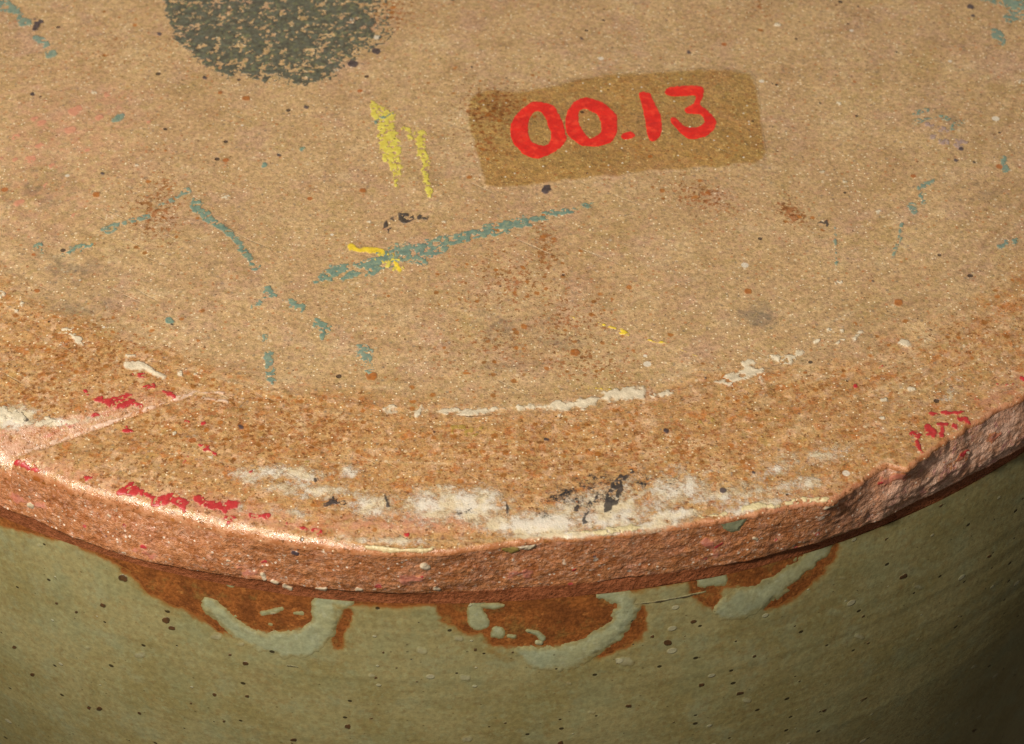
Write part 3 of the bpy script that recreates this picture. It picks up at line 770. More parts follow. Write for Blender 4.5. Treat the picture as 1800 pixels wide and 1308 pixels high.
def band_mark(name, mat, shapes, amp=3.0, ns=1.5, thick=0.08, soft=5.0, label=None, fade=4.0, sub=3):
    seedc[0] += 7
    x0, y0, x1, y1 = bbox(shapes, 14)
    q0 = proj(PB).reshape(rB.shape + (2,)); ok = (q0[..., 0] > x0) & (q0[..., 0] < x1) & (q0[..., 1] > y0) & (q0[..., 1] < y1) & (np.abs(TH) < 60)[None]
    ok[:, (TH < -41.9) | (TH > 47.8)] = False
    if not ok.any(): return None
    I, J = np.where(ok)
    ii = np.linspace(I.min(), I.max(), (I.max() - I.min()) * sub + 1); jj = np.linspace(J.min(), J.max(), (J.max() - J.min()) * sub + 1)
    i0 = np.minimum(ii.astype(int), rB.shape[0] - 2); j0 = np.minimum(jj.astype(int), nT - 2)
    fi = (ii - i0)[:, None, None]; fj = (jj - j0)[None, :, None]
    G = PB.reshape(rB.shape + (3,))
    P = (G[i0][:, j0] * (1 - fj) + G[i0][:, j0 + 1] * fj) * (1 - fi) + (G[i0 + 1][:, j0] * (1 - fj) + G[i0 + 1][:, j0 + 1] * fj) * fi
    nr, nc = P.shape[:2]; P = P.reshape(-1, 3)
    q = proj(P); arc_ = np.arctan2(P[:, 0], -P[:, 1]) * R0
    f = field(q, shapes) + amp * fbm(arc_ * ns, P[:, 2] * ns, oct=4, seed=seedc[0], gain=0.6)
    F = grid_faces(nr, nc, True); keep = (f[F] > 0).any(1); F = F[keep]
    if len(F) == 0: return None
    used, inv = np.unique(F, return_inverse=True)
    n = np.stack([P[:, 0] / R0, P[:, 1] / R0, np.full(len(P), 0.35)], 1)
    V = (P + n * (thick * np.clip(f / soft, -1, 1))[:, None])[used]
    return mesh_obj(name, V, inv.reshape(-1, 4), mat, ROOT, dict(cover=np.clip(f[used] / fade, 0, 1), thin=np.zeros(len(used))), label)

# ------------------------------------------------------------------ wall: bare clay, glaze over it
ZTOP = ZL - 1.2
zr = np.r_[np.arange(ZTOP, -24.0, -0.085), np.arange(-24.0, -HP + 3.0, -3.0), [-HP + 1.0, -HP + 0.25]]
def wall_r(TH_, z_):
    return Rwall(TH_, z_)
Tg, Zg = np.meshgrid(TH, zr)
rw = wall_r(Tg.ravel(), Zg.ravel())
thg = np.radians(Tg.ravel())
PW = np.stack([rw * np.sin(thg), -rw * np.cos(thg), Zg.ravel()], 1)
qW = proj(PW)
front = (np.abs((Tg.ravel() + 180) % 360 - 180) < 70)

def Z5(pts, ox=300, oy=980, k=4.5): return [(ox + p[0] / k, oy + p[1] / k) + tuple(v / k for v in p[2:]) for p in pts]
Z6 = lambda pts: Z5(pts, 780, 980, 4.5)
Z3 = lambda pts: Z5(pts, 1200, 872, 3.0)
LINE = [(-200,860),(-60,905),(0,921),(30,930),(70,941),(120,950),(175,975),(240,1008),(300,1040),(355,1060),(420,1068),(480,1064),(540,1058),(600,1062),(660,1063),(700,1064),(760,1062),(800,1060),(830,1056),(900,1056),
        (1000,1052),(1060,1046),(1100,1038),(1160,1028),(1210,1018),(1240,1010),(1300,1002),(1360,990),(1410,972),(1450,950),(1500,935),(1560,915),(1620,885),(1700,846),(1800,794),(2000,690)]
BARE = [('p', [(215,1000),(300,1030),(380,1050),(480,1052),(545,1060),(556,1075),(553,1086),(530,1100),(500,1108),(470,1108),(440,1100),(412,1085),(398,1066),(380,1070),(360,1072),(330,1070),(296,1062),(262,1040),(240,1015)]),
        ('s', Z5([(60,330,80),(230,430,70),(400,550,52),(520,600,44),(610,640,18)])),
        ('s', Z5([(1410,440,50),(1370,520,70),(1330,600,62),(1320,680,80)])),
        ('p', Z6([(-60,380),(120,360),(300,360),(500,330),(900,320),(1250,270),(1360,300),(1365,440),(1330,530),(1200,610),(1130,650),(1000,670),(860,700),(800,690),(700,690),(600,700),(520,690),(400,690),(300,600),(200,600),(80,520),(0,500)])),
        ('s', Z6([(1575,400,26),(1545,500,90),(1520,570,130),(1400,670,90),(1220,770,20)])),
        ('p', Z3([(40,440),(60,400),(250,330),(500,280),(700,200),(805,235),(815,280),(790,330),(720,420),(640,490),(560,545),(470,590),(440,590),(500,510),(300,470),(200,480),(190,560),(160,590),(100,560),(50,520)]))]
def glaze_field(q, P):
    lx = np.array(LINE, float)
    f = q[:, 1] - np.interp(q[:, 0], lx[:, 0], lx[:, 1])
    arc_ = np.arctan2(P[:, 0], -P[:, 1]) * R0
    f = f + 4.5 * fbm(arc_ * 0.9, P[:, 2] * 0.9, oct=5, seed=301, gain=0.6)
    g = field(q, BARE) + 6.0 * fbm(arc_ * 1.7, P[:, 2] * 1.7, oct=5, seed=311, gain=0.65)
    th_ = np.degrees(np.arctan2(P[:, 0], -P[:, 1]))
    w = np.maximum(sstep(-33, -37, th_), sstep(50, 55, th_))         # beyond the picture the glaze simply stops under the foot
    return np.minimum(f, -g) * (1 - w) + (ZTOP - 0.4 - P[:, 2]) * 20 * w
f = np.full(len(PW), 40.0)
ff = glaze_field(qW[front], PW[front]); f[front] = ff
back = ~front
f[back] = (ZTOP - 0.5 - PW[back, 2]) * 30
nrm = np.stack([np.sin(thg), -np.cos(thg), np.full_like(thg, 0.25)], 1)
offc = 0.055 * np.clip(f / 10.0, -1, 1)
PG = PW + nrm * offc[:, None]
thin = np.exp(-np.clip(f, 0, None) / 13.0)
thin = np.maximum(thin, gauss(qW, [(480,1170,110,12,.55,8),(610,1140,40,10,.5,-25),(300,1075,60,16,.55,25),(880,1150,60,12,.7,25),(1000,1180,90,8,.5),(820,1090,30,30,.6),(1180,1090,60,18,.45,-30),(60,945,80,8,.6,15),(1240,1050,30,14,.6),(1280,1085,60,8,.45,-20)]) * front)
# clay of the wall (only as far down as it can show)
nrow = int(np.sum(zr > -15.5))
mesh_obj("bare_clay_wall", PW[:nrow * nT], ring_faces(nrow, nT), M_WCLAY)
GF = ring_faces(len(zr), nT)
keep = (f[GF] > 0).any(1)
GF = GF[keep]
used, inv = np.unique(GF, return_inverse=True)
mesh_obj("glazed_wall", PG[used], inv.reshape(-1, 4), M_GLAZE, attrs=dict(thin=thin[used]))

# mouth and inside of the pot (it stands mouth down)
rin = []
ths = np.arange(0, 360, 4.0)
rl_ = float(np.mean(wall_r(ths, np.full_like(ths, -HP + 0.25))))
prof = [(rl_, -HP + 0.25), (rl_ - 0.6, -HP + 0.02), (rl_ - 4.5, -HP + 0.02), (rl_ - 5.5, -HP + 0.8), (54.0, -60), (54.0, -22), (48.0, -12), (0.5, -9.5)]
A = np.radians(ths)
PI_ = np.vstack([np.stack([r * np.sin(A), -r * np.cos(A), np.full_like(A, zz)], 1) for r, zz in prof])
mesh_obj("inner_wall", PI_, ring_faces(len(prof), len(ths)), M_PALE, attrs=dict(thin=np.zeros(len(PI_)), cover=np.ones(len(PI_))))

# ------------------------------------------------------------------ things lying on the wall surface
def wall_mark(name, mat, shapes, amp=1.5, ns=1.2, thick=0.3, soft=10.0, step=0.07, label=None, base=0.12, sink=0.3, thinattr=False, stuff=False, dome=True, fade=3.0, grow=0.0):
    seedc[0] += 7
    x0, y0, x1, y1 = bbox(shapes, 16)
    # find the patch of wall behind this box
    sel = (qW[:, 0] > x0) & (qW[:, 0] < x1) & (qW[:, 1] > y0) & (qW[:, 1] < y1) & front
    if not sel.any(): return None
    t0, t1 = Tg.ravel()[sel].min(), Tg.ravel()[sel].max(); z0, z1 = PW[sel, 2].min(), PW[sel, 2].max()
    T = np.arange(t0, t1 + 1e-6, math.degrees(step / R0)); Z = np.arange(z1, z0 - 1e-6, -step)
    if len(T) < 2 or len(Z) < 2: return None
    tg, zg = np.meshgrid(T, Z); tr, zz = tg.ravel(), zg.ravel()
    r = wall_r(tr, zz); a = np.radians(tr)
    P = np.stack([r * np.sin(a), -r * np.cos(a), zz], 1); q = proj(P)
    gf = glaze_field(q, P)
    go = 0.055 * np.clip(gf / 10.0, -1, 1)
    arc_ = a * R0
    f = field(q, shapes) + grow + amp * fbm(arc_ * ns, zz * ns, oct=4, seed=seedc[0])
    u = np.clip(f / soft, -1, 1)
    h = np.where(u > 0, np.sqrt(np.clip(1 - (1 - u) ** 2, 0, 1)) if dome else u, u)
    off = np.maximum(go, 0.0) * 1.0 + thick * h
    F = grid_faces(len(Z), len(T), True)
    keep = (f[F] > 0).any(1); F = F[keep]
    if len(F) == 0: return None
    used, inv = np.unique(F, return_inverse=True)
    n = np.stack([np.sin(a), -np.cos(a), np.full_like(a, 0.25)], 1)
    at = dict(thin=(np.exp(-np.clip(f, 0, None) / 3.0)[used] * 0.4 if thinattr else np.zeros(len(used))), cover=np.clip(f[used] / fade, 0, 1))
    return mesh_obj(name, (P + n * off[:, None])[used], inv.reshape(-1, 4), mat, ROOT, at, label, stuff=stuff)

wall_mark("glaze_run", M_PALE, [('s', Z5([(310,370,110),(390,450,130),(500,550,110),(620,630,120),(760,670,150),(900,690,180),(1040,680,210),(1150,620,200),(1215,520,180),(1210,420,200),(1200,370,160)])), ('s', Z5([(1150,350,60),(1290,350,60),(1420,360,30)]))],
          thick=0.045, soft=18, fade=12, grow=1.5, amp=7, ns=1.8, thinattr=True, label="pale glaze run curling under the left rust patch")
wall_mark("glaze_run", M_PALE, [('s', Z6([(600,740,70),(700,785,150),(830,800,180),(960,790,190),(1080,750,170),(1200,690,150),(1310,610,150),(1400,520,150),(1440,430,160),(1440,350,140),(1380,310,90),(1240,300,50)])), ('s', Z6([(1420,320,70),(1520,400,60)]))],
          thick=0.045, soft=18, fade=12, grow=1.5, amp=7, ns=1.8, thinattr=True, label="pale glaze run curling under the middle rust patch")
wall_mark("glaze_run", M_PALE, [('s', Z3([(215,600,90),(300,570,150),(420,520,110),(540,440,90),(640,360,74),(720,290,76),(770,230,50)]))],
          thick=0.045, soft=18, fade=12, grow=1.5, amp=7, ns=1.8, thinattr=True, label="pale glaze run sweeping up to the right below the rim")
wall_mark("glaze_bead", M_PALE, [('s', Z6([(270,370,90),(250,430,130),(270,500,150),(310,520,100)]))], thick=0.035, soft=12, fade=6, amp=5, ns=1.8, thinattr=True)
wall_mark("glaze_bead", M_PALE, [('s', Z6([(300,380,40),(400,385,46),(470,380,20)]))], thick=0.05, soft=8, fade=6, thinattr=True)
wall_mark("glaze_bead", M_PALE, [('s', Z6([(410,570,50),(440,600,90),(400,610,60)]))], thick=0.035, soft=10, fade=5, amp=4, ns=1.8, thinattr=True)
wall_mark("glaze_bead", M_PALE, [('s', Z6([(660,578,22),(740,600,40),(780,640,44)]))], thick=0.06, soft=8, fade=5, thinattr=True)
wall_mark("glaze_bead", M_PALE, [('s', Z6([(510,620,24),(560,625,28)]))], thick=0.05, soft=8, fade=5, thinattr=True)
wall_mark("glaze_bead", M_PALE, [('s', Z3([(110,450,70),(150,430,84),(205,440,60)]))], thick=0.035, soft=12, fade=6, amp=5, ns=1.8, thinattr=True)
wall_mark("glaze_bead", M_PALE, [('s', Z5([(730,440,30),(800,425,40),(880,405,50)])), ('s', Z5([(980,440,40),(1040,440,40)]))], thick=0.03, soft=8, fade=6, amp=3.5, thinattr=True)
wall_mark("glaze_bubble", M_BUB, [('s', Z6([(740,672,34),(770,676,34)]))], thick=0.12, soft=8, amp=0.5)
for bx, by, bw in ((380,1118,17),(406,1027,10),(425,1130,9),(475,1097,6),(806,1121,12),(741,1143,15),(247,1150,16),(818,1190,14),(820,1298,16),(72,957,9),(655,1186,10),(1100,1162,20),(1480,1014,11),(1612,1030,14),(1510,1118,12),(1312,1230,13),(1000,1200,7),(156,1137,8),(1040,1250,10)):
    wall_mark("glaze_bubble", M_BUB, [('s', [(bx - bw * .3, by, bw * .8), (bx + bw * .3, by + 1, bw * .8)])], thick=0.025, soft=7, fade=7, amp=3.0, ns=1.8, step=0.045)
IR = [(217,1016,17,11),(181,1064,13,9),(291,1089,15,11),(302,1103,12,8),(27,1136,8,6),(58,1185,7,6),(405,1150,8,6),(432,1165,9,6),(377,1220,8,7),(336,1235,8,7),(434,1223,9,6),(175,1246,11,8),(157,1244,9,6),
      (246,1253,10,7),(515,1300,12,7),(394,1267,7,6),(652,1262,9,5),(611,1276,13,9),(674,1146,6,6),(835,1142,9,7),(901,1145,7,6),(1173,1129,13,10),(1105,1240,12,8),(1145,1118,8,6),(1558,946,10,6),(1590,930,6,5),
      (1218,1092,13,7),(1325,1153,8,5),(1300,1218,16,8),(1232,1203,9,5),(1203,1117,6,5),(1655,887,14,5),(1587,1013,13,5),(1738,978,8,5),(1712,1283,9,4),(1570,1240,12,4),(1440,1250,9,5),(1518,1228,14,4),(733,1197,7,5),(660,1190,5,4),(698,1173,6,4),
      (752,1236,7,5),(888,1270,7,5),(985,1305,9,5),(536,1178,5,4),(513,1305,7,5),(100,1060,5,4),(135,1075,5,4),(1182,1269,8,4),(1516,1083,7,4),(1525,1130,6,4),(1404,1197,6,4),(1448,1248,10,4)]
for bx, by, bw, bh in IR:
    ang = (bx - 720) * 0.00040
    dx = (bw - bh) / 2
    wall_mark("iron_speck", M_IRON, [('s', [(bx - dx, by + dx * ang * 1.5, bh), (bx + dx, by - dx * ang * 1.5, bh)])], thick=0.015, soft=3, amp=3.2, ns=2.0, step=0.05, dome=False)
wall_mark("hairline_crack", M_CRACK, [('s', [(1104,1061,2),(1130,1060,3),(1160,1056,4),(1180,1052,3),(1210,1047,4),(1240,1040,2)])], thick=0.02, soft=2, amp=1.2, ns=2.5, step=0.05, label="dark hairline crack in the glaze")
wall_mark("hairline_crack", M_CRACK, [('s', Z5([(760,605,3),(800,590,11),(835,580,3)]))], thick=0.02, soft=2, amp=0.6, step=0.05)
wall_mark("hairline_crack", M_CRACK, [('s', Z5([(920,850,8),(960,855,14),(1010,862,5)]))], thick=0.02, soft=2, amp=1.0, step=0.05)

# ------------------------------------------------------------------ varnish strip and the red number
ZD = lambda pts: [(800 + p[0] / 3.0, 100 + p[1] / 3.0) for p in pts]
VAR = ZD([(58,250),(75,205),(120,178),(200,160),(330,172),(450,160),(560,135),(640,115),(720,100),(850,86),(1000,78),(1150,68),(1300,58),(1450,60),(1560,75),(1592,110),(1602,170),(1612,240),(1625,330),(1640,430),(1652,510),(1632,555),(1560,575),
          (1450,582),(1300,600),(1100,610),(960,628),(800,640),(620,655),(480,684),(350,695),(230,705),(150,690),(140,630),(115,560),(90,480),(72,400),(60,320)])
VST = mark("varnish_strip", M_VARN, [('p', VAR)], amp=5, ns=0.8, thick=0.035, soft=3, step=0.09, fade=9)
NUM = [("painted_numeral", "red painted numeral 0, the first of two", [('p', catmull(ZD([(292,390),(300,340),(335,292),(380,255),(425,236),(480,245),(520,265),(550,310),(568,352),(580,400),(588,440),(560,475),(520,505),(470,530),(420,536),(370,520),(335,490),(310,455),(295,420)]))),
        ('h', catmull(ZD([(385,380),(390,340),(405,305),(430,290),(460,300),(480,330),(490,365),(503,400),(505,440),(485,466),(450,470),(420,460),(400,440),(388,415)])))]),
       ("painted_numeral", "red painted numeral 0, the second of two", [('p', catmull(ZD([(581,360),(585,310),(605,270),(635,235),(680,217),(730,225),(780,245),(820,275),(850,310),(855,360),(850,410),(820,450),(770,470),(720,476),(660,465),(615,435),(590,405)]))),
        ('h', catmull(ZD([(648,320),(655,290),(680,278),(710,285),(745,305),(765,340),(772,380),(760,405),(735,425),(712,432),(695,415),(670,385),(655,350)])))]),
       ("painted_dot", "red painted dot before the 1", [('p', catmull(ZD([(873,421),(890,402),(925,397),(948,410),(940,428),(905,438),(880,435)])))]),
       ("painted_numeral", "red painted numeral 1", [('p', catmull(ZD([(968,200),(980,187),(1025,190),(1040,220),(1060,265),(1082,310),(1090,360),(1085,410),(1065,437),(1040,449),(1020,435),(1010,390),(1000,330),(990,270),(978,230)])))]),
       ("painted_numeral", "red painted numeral 3", [('p', catmull(ZD([(1105,185),(1120,165),(1160,158),(1220,155),(1290,154),(1310,165),(1312,190),(1302,225),(1295,258),(1320,275),(1350,305),(1375,335),(1375,365),(1355,395),(1320,420),(1270,434),(1225,430),(1185,400),(1155,370),(1136,340),(1145,322),(1165,322),(1180,340),(1200,360),
        (1240,375),(1285,370),(1312,350),(1310,325),(1290,305),(1260,303),(1225,300),(1210,285),(1225,265),(1255,250),(1268,225),(1265,207),(1230,206),(1180,208),(1140,207),(1112,200)])))])]
for nm, lb, sh in NUM:
    mark(nm, M_RED, sh, grow=1.8, amp=2.0, ns=2.2, thick=0.06, soft=3, step=0.045, label=lb, parent=VST, fade=2.0)

# ------------------------------------------------------------------ old paint, chalk and stains on the base
s = lambda *p: ('s', list(p))
mark("ink_stamp", M_GREEN, [('p', [(520,-155),(430,-150),(350,-125),(305,-80),(288,-30),(290,5),(296,40),(310,75),(340,104),(388,128),(440,140),(490,140),(545,147),(575,135),(602,110),(636,88),(664,62),(655,30),(672,-5),(688,-45),(662,-95),(600,-138)])], amp=18, ns=1.6, cov=0.8, cns=2.2, thick=0.03, label="round dark green ink stamp, worn")
mark("ink_stamp_trace", M_GREEN, [('p', [(520,-162),(400,-150),(320,-105),(288,-40),(296,40),(310,80),(380,130),(480,146),(560,146),(640,110),(690,70),(688,20),(700,-40),(670,-110),(600,-150)])], amp=14, ns=1.6, cov=0.36, cns=4.0, thick=0.022, stuff=True)
mark("teal_smear", M_TEAL, [s((690,446,34),(740,445,40),(790,424,26),(870,403,24),(940,386,18),(1000,370,13),(1045,357,8))], amp=9, ns=1.6, cov=0.80, thick=0.03)
mark("teal_smear", M_TEAL, [s((556,492,20),(600,478,34),(650,468,34),(690,455,30))], amp=10, ns=1.6, cov=0.66, cns=2.2, thick=0.03)
mark("teal_smear", M_TEAL, [s((345,362,26),(370,385,16),(395,402,14),(418,426,14),(448,468,18))], amp=6, ns=1.8, cov=0.85)
mark("teal_smear", M_TEAL, [s((66,434,22),(75,442,14)), s((112,448,12),(135,438,14),(158,430,10))], amp=6, ns=1.8, cov=0.72)
mark("teal_smear", M_FTEAL, [s((185,405,14),(215,395,10),(262,380,8)), s((275,362,5),(300,352,9),(330,336,10))], grow=1.5, amp=5, ns=1.8, cov=0.66)
mark("teal_smear", M_TEAL, [s((470,512,24),(484,520,16)), s((500,530,12),(530,540,20)), s((558,568,16),(575,580,18)), s((566,590,10),(566,598,6))], amp=7, ns=1.8, cov=0.85, cns=2.4)
mark("teal_smear", M_FTEAL, [s((455,530,16),(448,540,10)), s((464,594,14),(466,600,8)), s((470,625,18),(474,655,22),(480,672,14)), s((640,620,30),(650,650,14))], grow=1.5, amp=8, ns=1.6, cov=0.7)
mark("teal_smear", M_FTEAL, [s((8,10,26),(30,18,12)), s((38,36,18),(60,44,8)), s((66,68,12),(82,80,10)), s((85,98,12),(95,94,8)), s((200,212,8),(215,203,8))], grow=1.5, amp=6, ns=1.8, cov=0.85)
mark("teal_smear", M_FTEAL, [s((1730,-6,16),(1770,6,20),(1800,20,34),(1810,10,34)), s((1752,60,20),(1760,74,12)), s((1775,30,22),(1785,34,10))], grow=1.5, amp=9, ns=1.5, cov=0.8)
mark("teal_smear", M_FTEAL, [s((1603,362,14),(1606,372,10)), s((1622,345,14),(1624,352,10)), s((1615,330,8),(1640,318,5)), s((1764,280,12),(1768,300,12)), s((1584,420,4),(1570,450,5),(1585,395,3)), s((1468,400,4),(1470,470,5))], grow=1.5, amp=5, ns=1.8, cov=0.75)
mark("teal_smear", M_FTEAL, [s((1610,215,8),(1640,205,6),(1670,208,6)), s((1675,228,14),(1690,212,10)), s((1605,200,3),(1630,195,4)), s((1760,430,14),(1785,425,8))], grow=1.5, amp=6, ns=1.6, cov=0.6)
mark("mauve_smear", M_MAUVE, [s((1630,218,10),(1660,228,16),(1640,240,8)), s((1655,248,10),(1685,252,16),(1700,250,6))], amp=7, ns=1.6, cov=0.65)
mark("yellow_smear", M_YEL, [s((652,182,8),(668,200,30),(684,205,26)), s((676,200,26),(682,240,38),(690,268,40),(696,290,24),(694,315,12),(697,333,6))], amp=9, ns=1.8, cov=0.84, cns=4.0)
mark("yellow_smear", M_YEL, [s((712,226,8),(724,236,12),(742,236,14)), s((738,240,20),(740,262,16),(748,290,12),(750,318,10),(755,345,5))], grow=2.5, amp=8, ns=1.8, cov=0.8, cns=3.6)
mark("teal_smear", M_TEAL, [s((662,212,4),(675,206,9),(690,200,5)), s((650,214,5),(660,216,8)), s((640,222,3),(650,226,4))], amp=4, ns=2, cov=0.7, thick=0.07)
mark("golden_smear", M_GOLD, [s((618,434,16),(630,440,9),(655,440,11),(672,444,14)), s((690,448,8),(694,462,9),(702,474,10))], amp=4, ns=2, thick=0.03)
mark("yellow_smear", M_YEL, [s((672,450,30),(700,470,24))], amp=8, ns=2, cov=0.4, thick=0.05)
mark("golden_smear", M_GOLD, [s((1004,555,5),(1012,562,3)), s((1046,568,3),(1070,574,6),(1082,578,4)), s((1092,583,12),(1104,588,8)), s((1140,598,3),(1175,604,5)), s((1190,612,4),(1230,628,4),(1240,638,5)), s((1035,681,7),(1052,683,3),(1085,685,3)), s((1204,706,6),(1214,704,4))], amp=3.5, ns=2, cov=0.65, thick=0.05)
mark("olive_stain", M_OLIVE, [s((800,755,16),(830,758,20),(850,752,8)), s((1236,742,14),(1258,738,8)), s((540,815,6),(548,812,6)), s((745,822,8),(750,826,5)), s((1355,738,6),(1378,730,6))], amp=8, ns=1.4, cov=0.6, cns=2.5)
mark("black_smear", M_BLACK, [s((672,408,10),(684,392,20)), s((705,382,16),(718,380,22)), s((738,380,14),(750,384,12))], amp=8, ns=1.8, cov=0.52, cns=2.6)
mark("navy_fleck", M_NAVY, [s((958,335,16),(962,330,16))], amp=4, ns=2, thick=0.04, soft=4)
mark("navy_fleck", M_NAVY, [s((64,40,16),(62,48,14)), s((70,38,10),(76,40,4))], amp=5, ns=2, cov=0.8, thick=0.05)
mark("black_smear", M_BLACK, [s((1090,838,8),(1086,856,22),(1074,880,24),(1066,897,10)), s((1108,826,5),(1096,842,10))], grow=1.5, amp=7, ns=1.6, cov=0.95, cns=2.0, label="black streak on the white deposit")
mark("black_smear", M_BLACK, [s((1036,884,10),(1030,902,16),(1026,914,8)), s((1050,868,8),(1044,880,10)), s((1012,898,5),(1016,890,4))], amp=9, ns=1.6, cov=0.85, cns=2.4)
mark("black_smear", M_BLACK, [s((888,880,5),(892,894,9),(890,908,6)), s((676,870,5),(682,890,7)), s((884,910,4),(880,902,3))], amp=5, ns=1.8, cov=0.8, cns=2.8)
mark("black_smear", M_BLACK, [s((572,886,10),(586,880,18),(600,884,12)), s((590,870,8),(604,872,6)), s((548,838,4),(556,846,5)), s((800,935,6),(794,932,4))], amp=9, ns=1.7, cov=0.6, cns=2.4)
mark("black_smear", M_BLACK, [s((1438,392,9),(1450,390,14),(1454,396,10))], amp=4, ns=2, cov=0.8)
for bx, by, bw in ((1680,282,10),(1689,261,9),(1712,285,7),(1410,276,7),(1358,223,6),(1357,147,6),(1441,182,5),(57,166,9),(280,60,9),(180,305,9),(490,273,8),(538,188,10),(1636,580,9),(1170,757,12),(960,772,11),(1508,12,6),(1211,93,10),(1632,505,0),(1270,862,13),(1700,128,0),(1534,494,7),(1324,830,9),(1022,67,8),(829,118,6),(549,236,5),(1105,473,6),(360,137,9),(1240,664,6),(423,750,12),(302,570,6),(1706,12,14),(1710,28,8),(661,90,16),(620,112,18),(1122,276,9)):
    if bw: mark("dark_speck", M_NAVY if bw > 7 else M_BLACK, [s((bx - bw * .12, by, bw * .85), (bx + bw * .15, by + 1, bw * .8))], amp=2.6, ns=2.2, thick=0.035, soft=3, step=0.05)
for pts in ([(465,290,10),(462,293,6)], [(530,262,12),(534,260,8)], [(296,563,16),(302,566,12)], [(238,202,0),(206,208,14)]):
    mark("teal_fleck", M_TEAL, [('s', [p for p in pts if p[2]])], amp=3, ns=2, step=0.05)
for bx, by, bw in ((433,173,13),(386,163,7),(487,219,7),(32,404,9),(65,512,11),(638,335,12),(291,265,5),(1315,512,11),(1579,532,13),(1415,655,9),(1245,340,9),(170,342,10),(1720,575,0),(652,662,18),(1010,620,16),(1083,775,12),(490,700,9)):
    if bw: mark("rust_spot", M_RUST, [s((bx - bw * .2, by, bw * .9), (bx + bw * .2, by, bw * .9))], amp=3.5, ns=1.8, thick=0.02, step=0.055)
mark("peach_flecks", M_PEACH, [s((x0 - w * .3, y0 + w * .15, w), (x0 + w * .3, y0 - w * .15, w * .8)) for x0, y0, w in ((133,195,17),(74,216,12),(62,209,8),(124,228,13),(28,240,11),(70,254,11),(174,205,11),(54,279,14),(27,280,9),(6,277,9),(35,356,14),(131,376,10),(190,167,10),(92,290,9),(154,264,8),(80,226,7),(262,214,8),(108,262,6),(80,325,8))], amp=5, ns=1.4, cov=0.95, cns=2.5, thick=0.015, stuff=True)
mark("crimson_smear", M_CRIM, [s((165,702,9),(180,704,14),(205,712,24),(228,706,16),(248,714,10)), s((192,702,6),(230,694,8))], amp=6.5, ns=2.4, cov=0.86, thick=0.04)
mark("crimson_smear", M_CRIM, [s((232,656,5),(252,661,10),(258,664,4)), s((252,680,6),(272,682,11)), s((288,688,7),(308,698,7)), s((150,688,11),(154,694,7)), s((160,730,9),(185,732,8),(195,728,4)), s((108,742,8),(125,752,7))], amp=6.5, ns=2.4, cov=0.85, thick=0.04)
mark("crimson_smear", M_CRIM, [s((215,755,6),(230,758,8)), s((222,750,6),(226,760,4)), s((352,784,6),(362,788,11),(378,798,4)), s((346,742,6),(358,744,9)), s((326,740,4),(332,742,4)), s((330,804,5),(324,812,6)), s((150,840,10),(162,840,6)), s((440,830,7),(444,826,4))], amp=6.5, ns=2.4, cov=0.8, thick=0.04)
mark("crimson_smear", M_CRIM, [s((22,811,6),(45,820,10),(72,828,9),(78,832,5))], grow=2.0, amp=6.5, ns=2.4, cov=0.85, thick=0.04)
mark("crimson_smear", M_CRIM, [s((205,868,5),(232,856,14),(248,866,9)), s((225,864,10),(250,870,4))], grow=2.5, amp=6.5, ns=2.4, cov=0.85, thick=0.04)
mark("crimson_smear", M_CRIM, [s((275,884,14),(300,876,16),(320,886,18),(324,896,8)), s((255,868,6),(276,878,8)), s((345,874,9),(356,884,8)), s((365,888,10),(390,890,16),(415,888,8)), s((400,915,10),(412,910,7)), s((440,905,7),(470,908,7))], grow=3.0, amp=6.5, ns=2.0, cov=0.9, thick=0.035)
mark("crimson_smear", M_CRIM, [s((525,926,4),(548,932,8),(565,938,8)), s((716,938,6),(722,942,6)), s((505,920,3),(520,922,4))], grow=2.0, amp=6.5, ns=2.4, cov=0.8, thick=0.04)
mark("crimson_smear", M_CRIM, [s((1632,728,4),(1660,726,6),(1682,725,9),(1690,724,6)), s((1686,738,10),(1698,740,14),(1706,746,8)), s((1676,748,8),(1682,756,6))], amp=6.5, ns=2.4, cov=1.0, thick=0.04)
mark("crimson_smear", M_CRIM, [s((1632,754,16),(1640,760,15),(1640,768,6)), s((1648,746,7),(1664,744,6)), s((1656,756,8),(1655,766,7))], amp=6.5, ns=2.4, cov=1.0, thick=0.04)
mark("crimson_smear", M_CRIM, [s((1604,762,9),(1614,766,12)), s((1612,778,9),(1617,790,10),(1622,794,6))], amp=6.5, ns=2.4, cov=0.95, thick=0.04)
mark("crimson_smear", M_CRIM, [s((1712,712,5),(1716,704,6),(1728,700,5)), s((1752,675,8),(1756,670,5)), s((1770,676,5),(1784,676,5)), s((1796,664,8),(1800,668,6)), s((1504,680,8),(1508,682,4)), s((1545,646,4),(1550,644,5))], amp=6.5, ns=2.4, cov=0.7, thick=0.04)
mark("chalk_line", M_CHALK, [s((676,718,16),(690,717,22),(700,716,10),(730,722,8),(760,722,6),(800,723,15),(826,725,18),(850,722,14),(885,718,8)), s((738,706,10),(742,712,12),(734,726,14)), s((915,717,13),(950,715,16),(985,713,22),(1020,709,24),(1050,702,15),(1075,694,22),(1100,690,28),(1125,690,24),(1130,694,10)), s((985,730,8),(986,728,5))], grow=-1.0, amp=10, ns=1.7, thick=0.05, soft=6, fade=8, label="broken white chalk line along the turning ring")
